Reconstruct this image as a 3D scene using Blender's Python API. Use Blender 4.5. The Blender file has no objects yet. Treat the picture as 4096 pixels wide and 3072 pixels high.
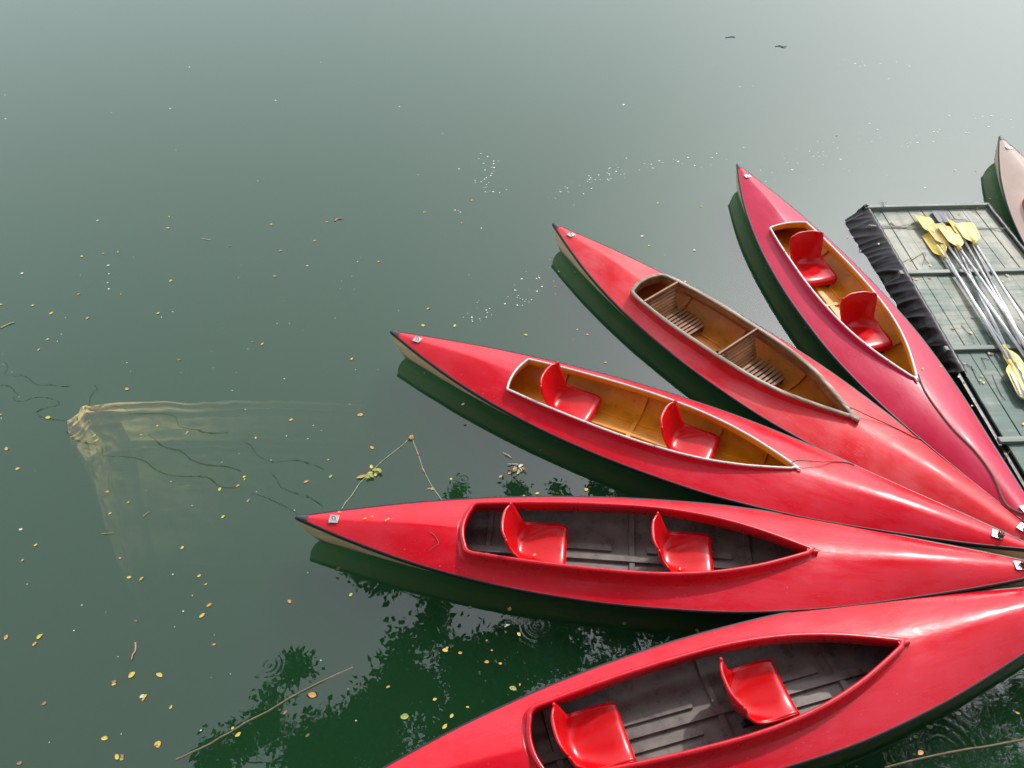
import bpy, math, random
import numpy as np
from mathutils import Vector, noise as mnoise
R = math.radians
rnd = random.Random(7)
S = bpy.context.scene
COL = S.collection

# ------------------------------------------------------------------ camera
F, VP, H = 3229.3, (2126.9, 4807.2), 5.0
_d = np.array([VP[0]-2048., -(VP[1]-1536.), -F]); _d /= np.linalg.norm(_d)
_up = -_d
_fw = np.array([0, 0, -1.]); _fy = _fw - _fw.dot(_up)*_up; _fy /= np.linalg.norm(_fy)
_fx = np.cross(_fy, _up)
RM = np.stack([_fx, _fy, _up])
cd = bpy.data.cameras.new('camera'); cam = bpy.data.objects.new('camera', cd); COL.objects.link(cam)
cd.sensor_width = 36.; cd.lens = F*36./4096.; cd.clip_start = .05; cd.clip_end = 2000.
from mathutils import Matrix
cam.matrix_world = Matrix.Translation((0, 0, H)) @ Matrix([list(r) for r in RM]).to_4x4()
S.camera = cam

def at(px, py, z=0.):
    """photo pixel (4096 wide) -> point of the horizontal plane at height z"""
    v = RM @ np.array([px-2048., -(py-1536.), -F]); t = (z-H)/v[2]
    return Vector((v[0]*t, v[1]*t, z))

# ------------------------------------------------------------------ world + sun
SUN_EL, SUN_AZ = R(43), R(36)
W = bpy.data.worlds.new("World"); S.world = W; W.use_nodes = True
nt = W.node_tree; bg = nt.nodes['Background']
sk = nt.nodes.new('ShaderNodeTexSky'); sk.sky_type = 'NISHITA'; sk.sun_disc = False
sk.sun_elevation = SUN_EL; sk.sun_rotation = SUN_AZ; sk.air_density = 1.0; sk.dust_density = 4.5; sk.ozone_density = 1.0
hs = nt.nodes.new('ShaderNodeHueSaturation'); hs.inputs['Saturation'].default_value = .35; hs.inputs['Value'].default_value = .95
nt.links.new(sk.outputs[0], hs.inputs['Color']); tint = nt.nodes.new('ShaderNodeMix'); tint.data_type = 'RGBA'; tint.blend_type = 'MULTIPLY'; tint.inputs[0].default_value = 1.; tint.inputs[7].default_value = (.98, .98, 1.06, 1)
veil = nt.nodes.new('ShaderNodeMix'); veil.data_type = 'RGBA'; veil.blend_type = 'ADD'; veil.inputs[0].default_value = 1.; veil.inputs[7].default_value = (6.4, 6.8, 7.4, 1)   # thin bright cloud over the whole sky
nt.links.new(hs.outputs[0], tint.inputs[6]); nt.links.new(tint.outputs[2], veil.inputs[6]); nt.links.new(veil.outputs[2], bg.inputs[0])
bg.inputs[1].default_value = .15
sd = bpy.data.lights.new('sun', 'SUN'); sd.energy = 3.4; sd.angle = R(1.5); sd.color = (1, .96, .9)
so = bpy.data.objects.new('sun', sd); COL.objects.link(so)
sdir = Vector((math.sin(SUN_AZ)*math.cos(SUN_EL), math.cos(SUN_AZ)*math.cos(SUN_EL), math.sin(SUN_EL)))
so.rotation_euler = sdir.to_track_quat('Z', 'Y').to_euler()
S.view_settings.view_transform = 'Standard'; S.view_settings.look = 'None'
S.view_settings.exposure = -.42; S.view_settings.gamma = 1.
S.render.engine = 'CYCLES'
S.cycles.max_bounces = 8; S.cycles.volume_bounces = 2; S.cycles.transparent_max_bounces = 16
S.cycles.use_denoising = True
S.cycles.sample_clamp_indirect = 6.

# ------------------------------------------------------------------ node helpers
class NT:
    def __init__(s, name):
        s.m = bpy.data.materials.new(name); s.m.use_nodes = True; s.t = s.m.node_tree
        s.b = s.t.nodes['Principled BSDF']; s.out = s.t.nodes['Material Output']
    def n(s, typ, **k):
        nd = s.t.nodes.new(typ)
        for a, v in k.items():
            if a.startswith('i_'):
                key = a[2:].replace('_', ' ')
                nd.inputs[key].default_value = v
            else: setattr(nd, a, v)
        return nd
    def l(s, a, b): s.t.links.new(a, b)
    def co(s, scale=(1, 1, 1), rot=(0, 0, 0)):
        tc = s.n('ShaderNodeTexCoord'); mp = s.n('ShaderNodeMapping')
        mp.inputs['Scale'].default_value = scale; mp.inputs['Rotation'].default_value = rot
        s.l(tc.outputs['Object'], mp.inputs['Vector']); return mp.outputs[0]
    def noise(s, vec, scale, detail=4, rough=.55, dist=0.):
        nd = s.n('ShaderNodeTexNoise'); nd.inputs['Scale'].default_value = scale; nd.inputs['Detail'].default_value = detail
        nd.inputs['Roughness'].default_value = rough; nd.inputs['Distortion'].default_value = dist
        if vec is not None: s.l(vec, nd.inputs['Vector'])
        return nd.outputs['Fac']
    def ramp(s, fac, stops):
        nd = s.n('ShaderNodeValToRGB'); e = nd.color_ramp.elements
        while len(e) < len(stops): e.new(.5)
        for i, (p, c) in enumerate(stops):
            e[i].position = p; e[i].color = tuple(c)+((1,) if len(c) == 3 else ()) if not isinstance(c, (int, float)) else (c, c, c, 1)
        s.l(fac, nd.inputs[0]); return nd.outputs[0]
    def mix(s, fac, a, b, mode='MIX'):
        nd = s.n('ShaderNodeMix', data_type='RGBA', blend_type=mode)
        for sock, v in ((nd.inputs[0], fac), (nd.inputs[6], a), (nd.inputs[7], b)):
            if isinstance(v, (int, float)): sock.default_value = v
            elif isinstance(v, tuple): sock.default_value = v+((1,) if len(v) == 3 else ())
            else: s.l(v, sock)
        return nd.outputs[2]
    def math(s, op, a, b=0., c=None):
        nd = s.n('ShaderNodeMath', operation=op)
        for i, v in enumerate((a, b) if c is None else (a, b, c)):
            if isinstance(v, (int, float)): nd.inputs[i].default_value = v
            else: s.l(v, nd.inputs[i])
        return nd.outputs[0]
    def bump(s, h, strength=.3, dist=.01, normal=None):
        nd = s.n('ShaderNodeBump'); nd.inputs['Strength'].default_value = strength; nd.inputs['Distance'].default_value = dist
        s.l(h, nd.inputs['Height'])
        if normal is not None: s.l(normal, nd.inputs['Normal'])
        return nd.outputs[0]
    def set(s, **k):
        for a, v in k.items():
            key = a.replace('_', ' ')
            if isinstance(v, (int, float)): s.b.inputs[key].default_value = v
            elif isinstance(v, tuple): s.b.inputs[key].default_value = v+((1,) if len(v) == 3 else ())
            else: s.l(v, s.b.inputs[key])
        return s

def mat_simple(name, col, rough=.5, var=.15, scale=20., metal=0., bump=.0, coat=0., spec=.5):
    k = NT(name); v = k.co()
    f = k.noise(v, scale, 5, .6)
    lo = tuple(c*(1-var) for c in col); hi = tuple(min(1, c*(1+var)) for c in col)
    k.set(Base_Color=k.ramp(f, [(.3, lo), (.7, hi)]), Metallic=metal)
    k.set(Roughness=k.ramp(f, [(.3, max(.02, rough-.07)), (.7, min(1, rough+.07))]))
    k.b.inputs['Specular IOR Level'].default_value = spec
    if coat: k.set(Coat_Weight=coat, Coat_Roughness=.12)
    if bump: k.set(Normal=k.bump(f, bump, .004))
    return k.m

def mat_gelcoat(name, col, faded, fade_amt=.35, rough=.3, seed=0.):
    """weathered glossy boat skin: chalky patches, scratches, specks of dirt"""
    k = NT(name); v = k.co((1, 1, 1)); vs = k.co((.5, 3.5, 1), (0, 0, .06))
    big = k.noise(k.co((1, 1.4, 1), (0, 0, seed)), 1.7, 5, .6, .3)
    streak = k.noise(vs, 5., 6, .62)
    f = k.math('MULTIPLY', k.ramp(big, [(.42, 0.), (.7, 1.)]), k.ramp(streak, [(.3, .35), (.7, 1.)]))
    f = k.math('MULTIPLY', f, fade_amt)
    base = k.mix(f, col, faded)
    dirt = k.noise(v, 90., 2, .5)
    base = k.mix(k.ramp(dirt, [(.76, 0.), (.80, .55)]), base, (.12, .03, .025))
    # fine scratches: thin crests of a stretched noise
    sc = k.noise(k.co((2, 26, 1), (0, 0, .5+seed)), 3., 3, .5, .8)
    scf = k.math('SUBTRACT', 1., k.math('MULTIPLY', k.math('ABSOLUTE', k.math('SUBTRACT', sc, .5)), 90.))
    scm = k.math('MULTIPLY', k.math('MAXIMUM', scf, 0.), k.ramp(k.noise(v, 2.6, 3), [(.50, 0.), (.62, .7)]))
    base = k.mix(scm, base, faded)
    sp = k.noise(k.co((1, 1.6, 1), (0, 0, seed)), 70., 2, .5); patch = k.ramp(k.noise(v, 3.1, 3), [(.5, 0.), (.62, 1.)])
    base = k.mix(k.math('MULTIPLY', k.ramp(sp, [(.70, 0.), (.75, .55)]), patch), base, (.80, .45, .42))
    k.set(Base_Color=base)
    r = k.math('ADD', k.math('MULTIPLY', f, .5), rough)
    r = k.math('ADD', r, k.math('MULTIPLY', k.math('SUBTRACT', streak, .5), .12))
    k.set(Roughness=r, Coat_Weight=.03, Coat_Roughness=.14)
    k.b.inputs['Specular IOR Level'].default_value = .34
    hb = k.noise(k.co((1, 2.2, 1)), 3.2, 3, .5)
    nb = k.bump(hb, .22, .02)
    k.set(Normal=k.bump(k.noise(vs, 40., 4), .05, .002, nb))
    return k.m

def mat_wood(name, a, b, c, axis=0, rough=.6, scale=1., dark=.5):
    k = NT(name); sc = [34., 34., 34.]; sc[axis] = 1.6
    v = k.co(tuple(x*scale for x in sc)); g = k.noise(v, 1., 7, .65, .5)
    p = k.noise(k.co(), 3.5*scale, 4, .6)
    base = k.ramp(g, [(.3, a), (.52, b), (.75, c)])
    base = k.mix(k.ramp(p, [(.35, dark), (.6, 0.)]), base, tuple(x*.35 for x in a))
    k.set(Base_Color=base, Roughness=k.ramp(g, [(.3, rough+.12), (.8, rough-.1)]), Normal=k.bump(g, .5, .002))
    return k.m

# ------------------------------------------------------------------ mesh helpers
def mesh(name, verts, faces, mat=None, parent=None, smooth=True, mats=None, mi=None):
    me = bpy.data.meshes.new(name); me.from_pydata([tuple(v) for v in verts], [], [tuple(f) for f in faces]); me.update()
    for m in (mats or ([mat] if mat else [])): me.materials.append(m)
    if mi is not None:
        me.polygons.foreach_set('material_index', mi)
    if smooth: me.polygons.foreach_set('use_smooth', [True]*len(me.polygons))
    o = bpy.data.objects.new(name, me); COL.objects.link(o)
    if parent: o.parent = parent
    return o
def tag(o, label=None, cat=None, group=None, kind=None):
    if label: o['label'] = label
    if cat: o['category'] = cat
    if group: o['group'] = group
    if kind: o['kind'] = kind
    return o
def empty(name, loc, rz, label, cat, group=None):
    o = bpy.data.objects.new(name, None); COL.objects.link(o); o.empty_display_size = .2
    o.location = loc; o.rotation_euler = (0, 0, rz); return tag(o, label, cat, group)
class MB:
    def __init__(s): s.v = []; s.f = []; s.m = []
    def add(s, v, f, m=0):
        b = len(s.v); s.v += [tuple(x) for x in v]; s.f += [tuple(i+b for i in q) for q in f]; s.m += [m]*len(f)
    def grid(s, rows, closed_u=False, closed_v=False, m=0):
        nr = len(rows); nc = len(rows[0]); v = [p for r in rows for p in r]; f = []
        for i in range(nr if closed_u else nr-1):
            for j in range(nc if closed_v else nc-1):
                i2 = (i+1) % nr; j2 = (j+1) % nc
                f.append((i*nc+j, i*nc+j2, i2*nc+j2, i2*nc+j))
        s.add(v, f, m)
    def box(s, c, sz, rot=None, m=0, taper=1., bev=.0):
        hx, hy, hz = sz[0]/2, sz[1]/2, sz[2]/2
        v = [Vector((x*hx*(taper if z > 0 else 1), y*hy*(taper if z > 0 else 1), z*hz)) for z in (-1, 1) for x, y in ((-1, -1), (1, -1), (1, 1), (-1, 1))]
        if rot is not None: v = [rot @ p for p in v]
        v = [p+Vector(c) for p in v]
        s.add(v, [(3, 2, 1, 0), (4, 5, 6, 7), (0, 1, 5, 4), (1, 2, 6, 5), (2, 3, 7, 6), (3, 0, 4, 7)], m)
    def tube(s, pts, r, n=8, m=0, caps=True):
        pts = [Vector(p) for p in pts]; rows = []
        up = Vector((0, 0, 1)); prev = None
        for i, p in enumerate(pts):
            t = (pts[min(i+1, len(pts)-1)]-pts[max(i-1, 0)]); t = t.normalized() if t.length > 1e-9 else Vector((1, 0, 0))
            if prev is None:
                a = t.cross(up if abs(t.z) < .9 else Vector((1, 0, 0))).normalized()
            else:
                a = prev - t*prev.dot(t); a = a.normalized() if a.length > 1e-6 else t.orthogonal().normalized()
            prev = a; b = t.cross(a); rr = r[i] if isinstance(r, (list, tuple)) else r
            rows.append([p+(a*math.cos(2*math.pi*k/n)+b*math.sin(2*math.pi*k/n))*rr for k in range(n)])
        base = len(s.v); s.grid(rows, closed_v=True, m=m)
        if caps:
            s.f.append(tuple(range(base+n-1, base-1, -1))); s.m.append(m)
            e = base+(len(pts)-1)*n; s.f.append(tuple(range(e, e+n))); s.m.append(m)
    def build(s, name, mats, parent=None, smooth=True):
        if not isinstance(mats, (list, tuple)): mats = [mats]
        return mesh(name, s.v, s.f, parent=parent, smooth=smooth, mats=mats, mi=s.m)
def bevel(o, w=.003, seg=2):
    b = o.modifiers.new('bevel', 'BEVEL'); b.width = w; b.segments = seg; b.limit_method = 'ANGLE'; b.angle_limit = R(40); return o
def autosmooth(o, ang=40):
    me = o.data; me.polygons.foreach_set('use_smooth', [True]*len(me.polygons))
    me.set_sharp_from_angle(angle=R(ang)); return o
def spline(pts, n=8):
    pts = [Vector(p) for p in pts]; out = []
    for i in range(len(pts)-1):
        p0 = pts[max(i-1, 0)]; p1 = pts[i]; p2 = pts[i+1]; p3 = pts[min(i+2, len(pts)-1)]
        for k in range(n):
            t = k/n
            out.append(.5*((2*p1)+(p2-p0)*t+(2*p0-5*p1+4*p2-p3)*t*t+(3*p1-p0-3*p2+p3)*t**3))
    out.append(pts[-1]); return out
def rope_mb(pts, r, twist=40., strands=3, n=None):
    """laid rope: strands wound about the line"""
    mb = MB(); L = [0]
    for a, b in zip(pts, pts[1:]): L.append(L[-1]+(Vector(b)-Vector(a)).length)
    N = n or max(12, int(L[-1]*twist*7))
    res = []
    for i in range(N+1):
        s = L[-1]*i/N; j = 0
        while j < len(L)-2 and L[j+1] < s: j += 1
        t = (s-L[j])/max(1e-9, L[j+1]-L[j]); res.append((Vector(pts[j]).lerp(Vector(pts[j+1]), t), s))
    for k in range(strands):
        q = []
        for i, (p, s) in enumerate(res):
            d = (res[min(i+1, N)][0]-res[max(i-1, 0)][0]).normalized(); a = d.cross(Vector((0, 0, 1))).normalized(); b = a.cross(d)
            th = s*twist*2*math.pi/1.6+2*math.pi*k/strands
            q.append(p+(a*math.cos(th)+b*math.sin(th))*r*.5)
        mb.tube(q, r*.62, 5)
    return mb

# ------------------------------------------------------------------ materials
RED = (.60, .010, .022); M = {}
M['red_a'] = mat_gelcoat('red_gelcoat_even', (.65, .004, .016), (.74, .07, .11), .45, .20, .3)
M['red_b'] = mat_gelcoat('red_gelcoat_crimson', (.52, .006, .045), (.66, .07, .14), .45, .33, 1.1)
M['red_c'] = mat_gelcoat('red_gelcoat_chalky', (.72, .005, .014), (.80, .17, .18), .8, .36, 2.2)
M['cream_deck'] = mat_gelcoat('cream_deck_skin', (.40, .29, .23), (.50, .41, .34), .6, .35, .9)
M['coaming_red'] = mat_simple('red_coaming_plastic', (.60, .004, .016), .30, .08, 12, coat=.05)
M['seat_red'] = mat_simple('red_seat_plastic', (.64, .004, .008), .22, .06, 9, coat=.0, spec=.42)
M['white_trim'] = mat_simple('white_trim_plastic', (.72, .71, .68), .35, .08, 30)
M['black'] = mat_simple('black_rubber', (.012, .011, .013), .42, .3, 40)
M['cap'] = mat_simple('dark_tip_cap', (.05, .05, .07), .4, .25, 40)
M['metal'] = mat_simple('bright_steel', (.52, .51, .50), .36, .08, 60, metal=.65)
M['rust'] = mat_simple('rusty_wire', (.16, .08, .04), .7, .4, 60)
M['rope'] = mat_simple('weathered_rope', (.20, .155, .10), .85, .3, 60)
M['palerope'] = mat_simple('pale_cord', (.45, .42, .36), .85, .2, 60)
k = NT('cream_hull_skin'); v = k.co()
zz = k.n('ShaderNodeSeparateXYZ'); k.l(v, zz.inputs[0])
band = k.math('ADD', zz.outputs[2], k.math('MULTIPLY', k.noise(k.co((1.2, 1.2, 9)), 3., 4), .07))
k.set(Base_Color=k.mix(k.ramp(band, [(.055, .85), (.11, 0.)]), k.ramp(k.noise(k.co((1, 1, 7)), 6., 5), [(.3, (.55, .40, .21)), (.7, (.72, .57, .36))]), (.14, .10, .05)), Roughness=.42)
M['hull'] = k.m
def mat_liner(name, a, b, dirt, rough):
    k = NT(name); v = k.co(); f = k.noise(v, 7., 6, .65)
    base = k.ramp(f, [(.3, a), (.7, b)])
    d = k.noise(k.co((1, 1.6, 1)), 11., 6, .7, .6)
    base = k.mix(k.ramp(d, [(.57, 0.), (.70, .75)]), base, dirt)
    g = k.noise(v, 60., 3, .6); base = k.mix(k.ramp(g, [(.66, 0.), (.74, .5)]), base, dirt)
    k.set(Base_Color=base, Roughness=k.ramp(f, [(.3, rough-.1), (.7, rough+.15)]), Normal=k.bump(k.noise(v, 35., 4), .25, .003)); return k.m
M['yellow'] = mat_liner('yellow_liner_paint', (.70, .25, .006), (.84, .38, .012), (.28, .09, .008), .38)
M['tan'] = mat_liner('tan_liner_paint', (.56, .165, .012), (.70, .26, .025), (.16, .06, .015), .45)
M['grey'] = mat_liner('grey_liner_paint', (.105, .084, .076), (.21, .178, .158), (.09, .045, .025), .30)
M['woodseat'] = mat_wood('weathered_seat_wood', (.085, .032, .012), (.27, .115, .04), (.48, .29, .15), 1, .5)
M['woodrim'] = mat_wood('grey_rim_wood', (.15, .10, .07), (.36, .28, .21), (.56, .50, .42), 0, .6, 1., .35)
M['woodinner'] = mat_wood('brown_inner_wood', (.12, .04, .013), (.34, .13, .04), (.50, .26, .10), 0, .6)
M['woodred'] = mat_liner('worn_red_paint_on_wood', (.45, .008, .01), (.60, .012, .014), (.06, .008, .006), .4)
k = NT('aluminium_tube'); k.set(Base_Color=(.72, .72, .72), Metallic=.9, Roughness=k.ramp(k.noise(k.co((1, 1, 1)), 14., 4), [(.3, .22), (.7, .42)])); M['alu'] = k.m
M['blade'] = mat_simple('yellow_blade_plastic', (.66, .50, .07), .4, .1, 14, coat=.1)
M['blade_pale'] = mat_simple('faded_yellow_blade_plastic', (.68, .55, .16), .4, .1, 14)
M['blade_tan'] = mat_simple('tan_yellow_blade_plastic', (.60, .42, .12), .4, .12, 14)
M['blade_grey'] = mat_simple('grey_blade_plastic', (.09, .09, .115), .45, .15, 14)

# ------------------------------------------------------------------ canoe shape
HL = 2.62
KX = [-2.62, -2.2, -1.7, -1.1, -.5, 0, .5, 1.1, 1.7, 2.2, 2.62]
KW = [.004, .138, .270, .378, .436, .449, .432, .355, .232, .119, .006]
def hermite(KX, KY, x):
    x = min(max(x, KX[0]), KX[-1]); i = 0
    while i < len(KX)-2 and x > KX[i+1]: i += 1
    h = KX[i+1]-KX[i]; t = (x-KX[i])/h
    def sl(j):
        if j == 0: return (KY[1]-KY[0])/(KX[1]-KX[0])
        if j == len(KX)-1: return (KY[-1]-KY[-2])/(KX[-1]-KX[-2])
        return (KY[j+1]-KY[j-1])/(KX[j+1]-KX[j-1])
    return ((2*t**3-3*t*t+1)*KY[i]+(t**3-2*t*t+t)*h*sl(i)+(-2*t**3+3*t*t)*KY[i+1]+(t**3-t*t)*h*sl(i+1))
hw = lambda x: max(.004, hermite(KX, KW, x))
zs = lambda x: .165+.115*min(1, abs(x)/HL)**2.5
zr = lambda x: .262+.020*min(1, abs(x)/HL)**2+.030*math.exp(-((abs(x)-1.75)/.45)**2)
def zd(x, y):
    t = min(1., abs(y)/hw(x)); p = 1.75-(.5 if x < 0 else .12)*min(1, max(0, (abs(x)-.9)/.8)); return zs(x)+(zr(x)-zs(x))*(1-t**p)
CW = {'white': ([-1.35, -1.1, -.8, -.5, -.2, .1, .35, .6, .8, .97], [.200, .228, .250, .266, .268, .250, .214, .150, .078, .008]),
      'red': ([-1.38, -1.1, -.8, -.5, -.15, .1, .35, .6, .8, .98], [.205, .232, .256, .270, .274, .258, .220, .155, .083, .010]),
      'wood': ([-1.29, -1.1, -.8, -.5, -.1, .2, .45, .7, .85, .97], [.205, .240, .268, .275, .270, .250, .205, .120, .060, .010])}
TOPZ = {'white': .285, 'red': .312, 'wood': .305}
def cockpit_outline(style, ns=44, nb=18):
    X, Y = CW[style]; x0, x1 = X[0], X[-1]; port = []
    rc = {'white': .004, 'red': .055, 'wood': .06}[style]
    for i in range(ns):                                   # bow tip -> stern corner on the port side
        t = i/(ns-1); x = x1+(x0+rc-x1)*(t**1.15); port.append((x, hermite(X, Y, x)))
    w0 = hermite(X, Y, x0+rc); corner = []
    if rc > .01:
        for i in range(1, 7):
            a = math.pi/2*i/7; corner.append((x0+rc-rc*math.sin(a), w0-.004-rc+rc*math.cos(a)))
    ye = w0-(rc if rc > .01 else 0); arc = []
    for i in range(1 if rc < .01 else 0, nb+1):
        y = ye*(1-i/nb); arc.append((x0-.035*(1-(y/ye)**2)-(0 if rc > .01 else rc*0), y))
    half = port+corner+arc
    return half+[(x, -y) for x, y in reversed(half[1:-1])]   # closed loop, counter-clockwise from the tip
def normals2(loop):
    N = len(loop); out = []
    for i in range(N):
        a = Vector(loop[i-1]); b = Vector(loop[i]); c = Vector(loop[(i+1) % N])
        d1 = (b-a).normalized(); d2 = (c-b).normalized(); n = Vector((d1.y, -d1.x))+Vector((d2.y, -d2.x))
        n = n.normalized(); m = 1./max(.45, n.dot(Vector((d2.y, -d2.x)))); out.append(n*m)
    return out
def make_deck(style, mat, parent):
    loop = cockpit_outline(style); N = len(loop); X = CW[style][0]; x0, x1 = X[0], X[-1]
    half = N//2; outer = []
    # arc length parameter of the inner loop decides where the outer sheer point sits
    for i, (x, y) in enumerate(loop):
        k = i if i <= half else N-i
        sgn = 1 if i <= half else -1
        ns = 44
        if k < ns:
            t = (x1-x)/(x1-x0)
            xo = HL-(HL+1.75)*(t**.72)
        else:
            t = (k-ns+1)/(half-ns+1); xo = -1.75-(HL-1.75)*t
        if k == 0: xo = HL
        if k == half: xo = -HL
        outer.append((xo, sgn*hw(xo) if 0 < k < half else 0.))
    K = 36; rows = []
    for j in range(K+1):
        s = j/K; r = []
        for (xi, yi), (xo, yo) in zip(loop, outer):
            x = xi+(xo-xi)*s; y = yi+(yo-yi)*s; w = hw(x)
            if abs(y) > w: y = math.copysign(w, y)
            if j == K: y = yo
            r.append((x, y, zd(x, y)))
        rows.append(r)
    mb = MB(); mb.grid(rows, closed_v=True); return mb.build('deck', mat, parent)
def section(u, v, scale=1., zk=-.05):
    """u -1..1 along, v 0 (sheer) .. 1 (keel), returns half section point"""
    x0 = u*HL; w = hw(x0)*scale; z0 = zs(x0)
    a, b, c, d = (1, 0), (.88, .45), (.74, 1.), (0, 1.)
    t = v; q = 1-t
    yy = q**3*a[0]+3*q*q*t*b[0]+3*q*t*t*c[0]+t**3*d[0]; dd = q**3*a[1]+3*q*q*t*b[1]+3*q*t*t*c[1]+t**3*d[1]
    z = z0+(zk-z0)*dd
    cut = .17*max(0., 1-(z+.05)/(z0+.05))**2.2*abs(u)**6
    return x0-math.copysign(cut, u) if u else x0, w*yy, z
def make_hull(mat, parent):
    mb = MB(); rows = []
    us = [math.copysign(1-(1-abs(t))**1.3, t) for t in [i/36-1 for i in range(73)]]
    for u in us:
        vs = [i/12 for i in range(13)]
        p = [section(u, v) for v in vs]; rows.append([(x, y, z) for x, y, z in p]+[(x, -y, z) for x, y, z in reversed(p[:-1])])
    mb.grid(rows); return mb.build('hull', mat, parent)
def liner_pt(x, v, lift=0.):
    px, y, z = section(x/HL, v, .965, .0); z = max(z-.004, .022)
    return x, max(0, y-lift*.9), z+lift
def make_liner(mat, parent, ribs, keels, corr=False):
    mb = MB(); rows = []
    for i in range(61):
        x = -2.3+4.6*i/60; vs = [j/14 for j in range(15)]
        p = [liner_pt(x, v) for v in vs]; rows.append([(x, -y, z) for x, y, z in p]+[(x, y, z) for x, y, z in reversed(p[:-1])])
    mb.grid(rows); o = mb.build('liner', mat, parent)
    rb = MB()
    for x in ribs:
        rr = []
        for dx, lf in ((-.024, -.002), (-.018, .018), (.018, .018), (.024, -.002)):
            vs = [j/14 for j in range(1, 15)]
            p = [liner_pt(x+dx, v, lf) for v in vs]; rr.append([(a, -b, c) for a, b, c in p]+[(a, b, c) for a, b, c in reversed(p[:-1])])
        rb.grid(rr)
    for y, wdt, xa, xb, h in keels:
        n = 24; rr = []
        for dy, lf in ((-wdt/2-.004, -.002), (-wdt/2, h), (wdt/2, h), (wdt/2+.004, -.002)):
            rr.append([(xa+(xb-xa)*i/n, y+dy, .022+lf) for i in range(n+1)])
        rb.grid(rr[::-1])
        for xe in (xa, xb): rb.box((xe, y, .022+h/2-.001), (.006, wdt, h-.001))
    autosmooth(rb.build('floor_frame', mat, parent), 35)
    return o
def make_strip(mat, parent):
    """black band round the sheer"""
    pts = []
    n = 90
    us = [math.copysign(1-(1-abs(t))**1.4, t) for t in [i/(n//2)-1 for i in range(n+1)]]
    side = [(u*HL, hw(u*HL)) for u in us]
    loop = side+[(x, -y) for x, y in reversed(side)]
    nrm = normals2(loop); mb = MB(); rows = []
    for (x, y), nn in zip(loop, nrm):
        nn = -nn if nn.dot(Vector((x*.02, y))) < 0 else nn
        z = zs(x); w = 1+.05*mnoise.noise((x*5, y*9, 1))
        rows.append([(x+nn.x*o, y+nn.y*o, z+h*w) for o, h in ((-.005, .0035), (.006, .004), (.009, -.004), (.008, -.024), (.0, -.030))])
    mb.grid(rows, closed_u=True); return mb.build('gunwale_strip', mat, parent)
def make_cap(end, mat, parent):
    mb = MB(); rows = []
    for i in range(7):
        x = end*(HL-.085*(i/6)); w = hw(x)+.003
        rows.append([(x, y*w, zd(x, abs(y*w*.98))+.004 if abs(y) < 1 else zs(x)-.02) for y in (-1, -.96, -.5, 0, .5, .96, 1)])
    if end > 0: rows = rows[::-1]
    mb.grid(rows)
    return mb.build('tip_cap', mat, parent)
def sweep(loop, nrm, prof, zt, m=0, mb=None):
    mb = mb or MB(); rows = []
    for (x, y), n in zip(loop, nrm):
        r = []
        for o, h in prof:
            px, py = x+n.x*o, y+n.y*o
            if h == 'deck': z = zd(px, py)-.004
            elif h == 'deck+': z = zd(px, py)+.006
            else: z = zt+h
            r.append((px, py, z))
        rows.append(r)
    mb.grid(rows, closed_u=True, m=m); return mb
def make_plate(x, parent, mat, ring=True, knot=False):
    s = .034; z = zd(x, 0)+.004; mb = MB()
    slope = math.atan2(zd(x+.03, 0)-zd(x-.03, 0), .06); rt = Matrix.Rotation(-slope, 3, 'Y')
    mb.box((x, 0, z), (2*s, 2*s, .004), rt)
    for a in (-1, 1):
        for b in (-1, 1):
            mb.tube([Vector((x, 0, z))+rt @ Vector((a*s*.72, b*s*.72, -.001)), Vector((x, 0, z))+rt @ Vector((a*s*.72, b*s*.72, .005))], .004, 6)
    o = autosmooth(bevel(mb.build('mooring_plate', mat, parent), .0015, 1))
    e = MB(); pts = [Vector((x+.012*math.sin(t), .004*math.cos(t), z+.012+.015*math.cos(t))) for t in [i*math.pi/8 for i in range(17)]]
    e.tube(pts, .0032, 6); e.build('eye_ring', M['rust'] if knot else M['cap'], o)
    if knot:
        kb = MB()
        for j in range(4):
            c = Vector((x+.012+.006*j, .004*(-1)**j, z+.016))
            kb.tube([c+Vector((.014*math.cos(t)*.6, .014*math.sin(t), .012*math.sin(t*1.3+j))) for t in [i*math.pi/5 for i in range(11)]], .005, 6)
        kb.build('rope_knot', M['rust'], o)
    return o
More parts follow.
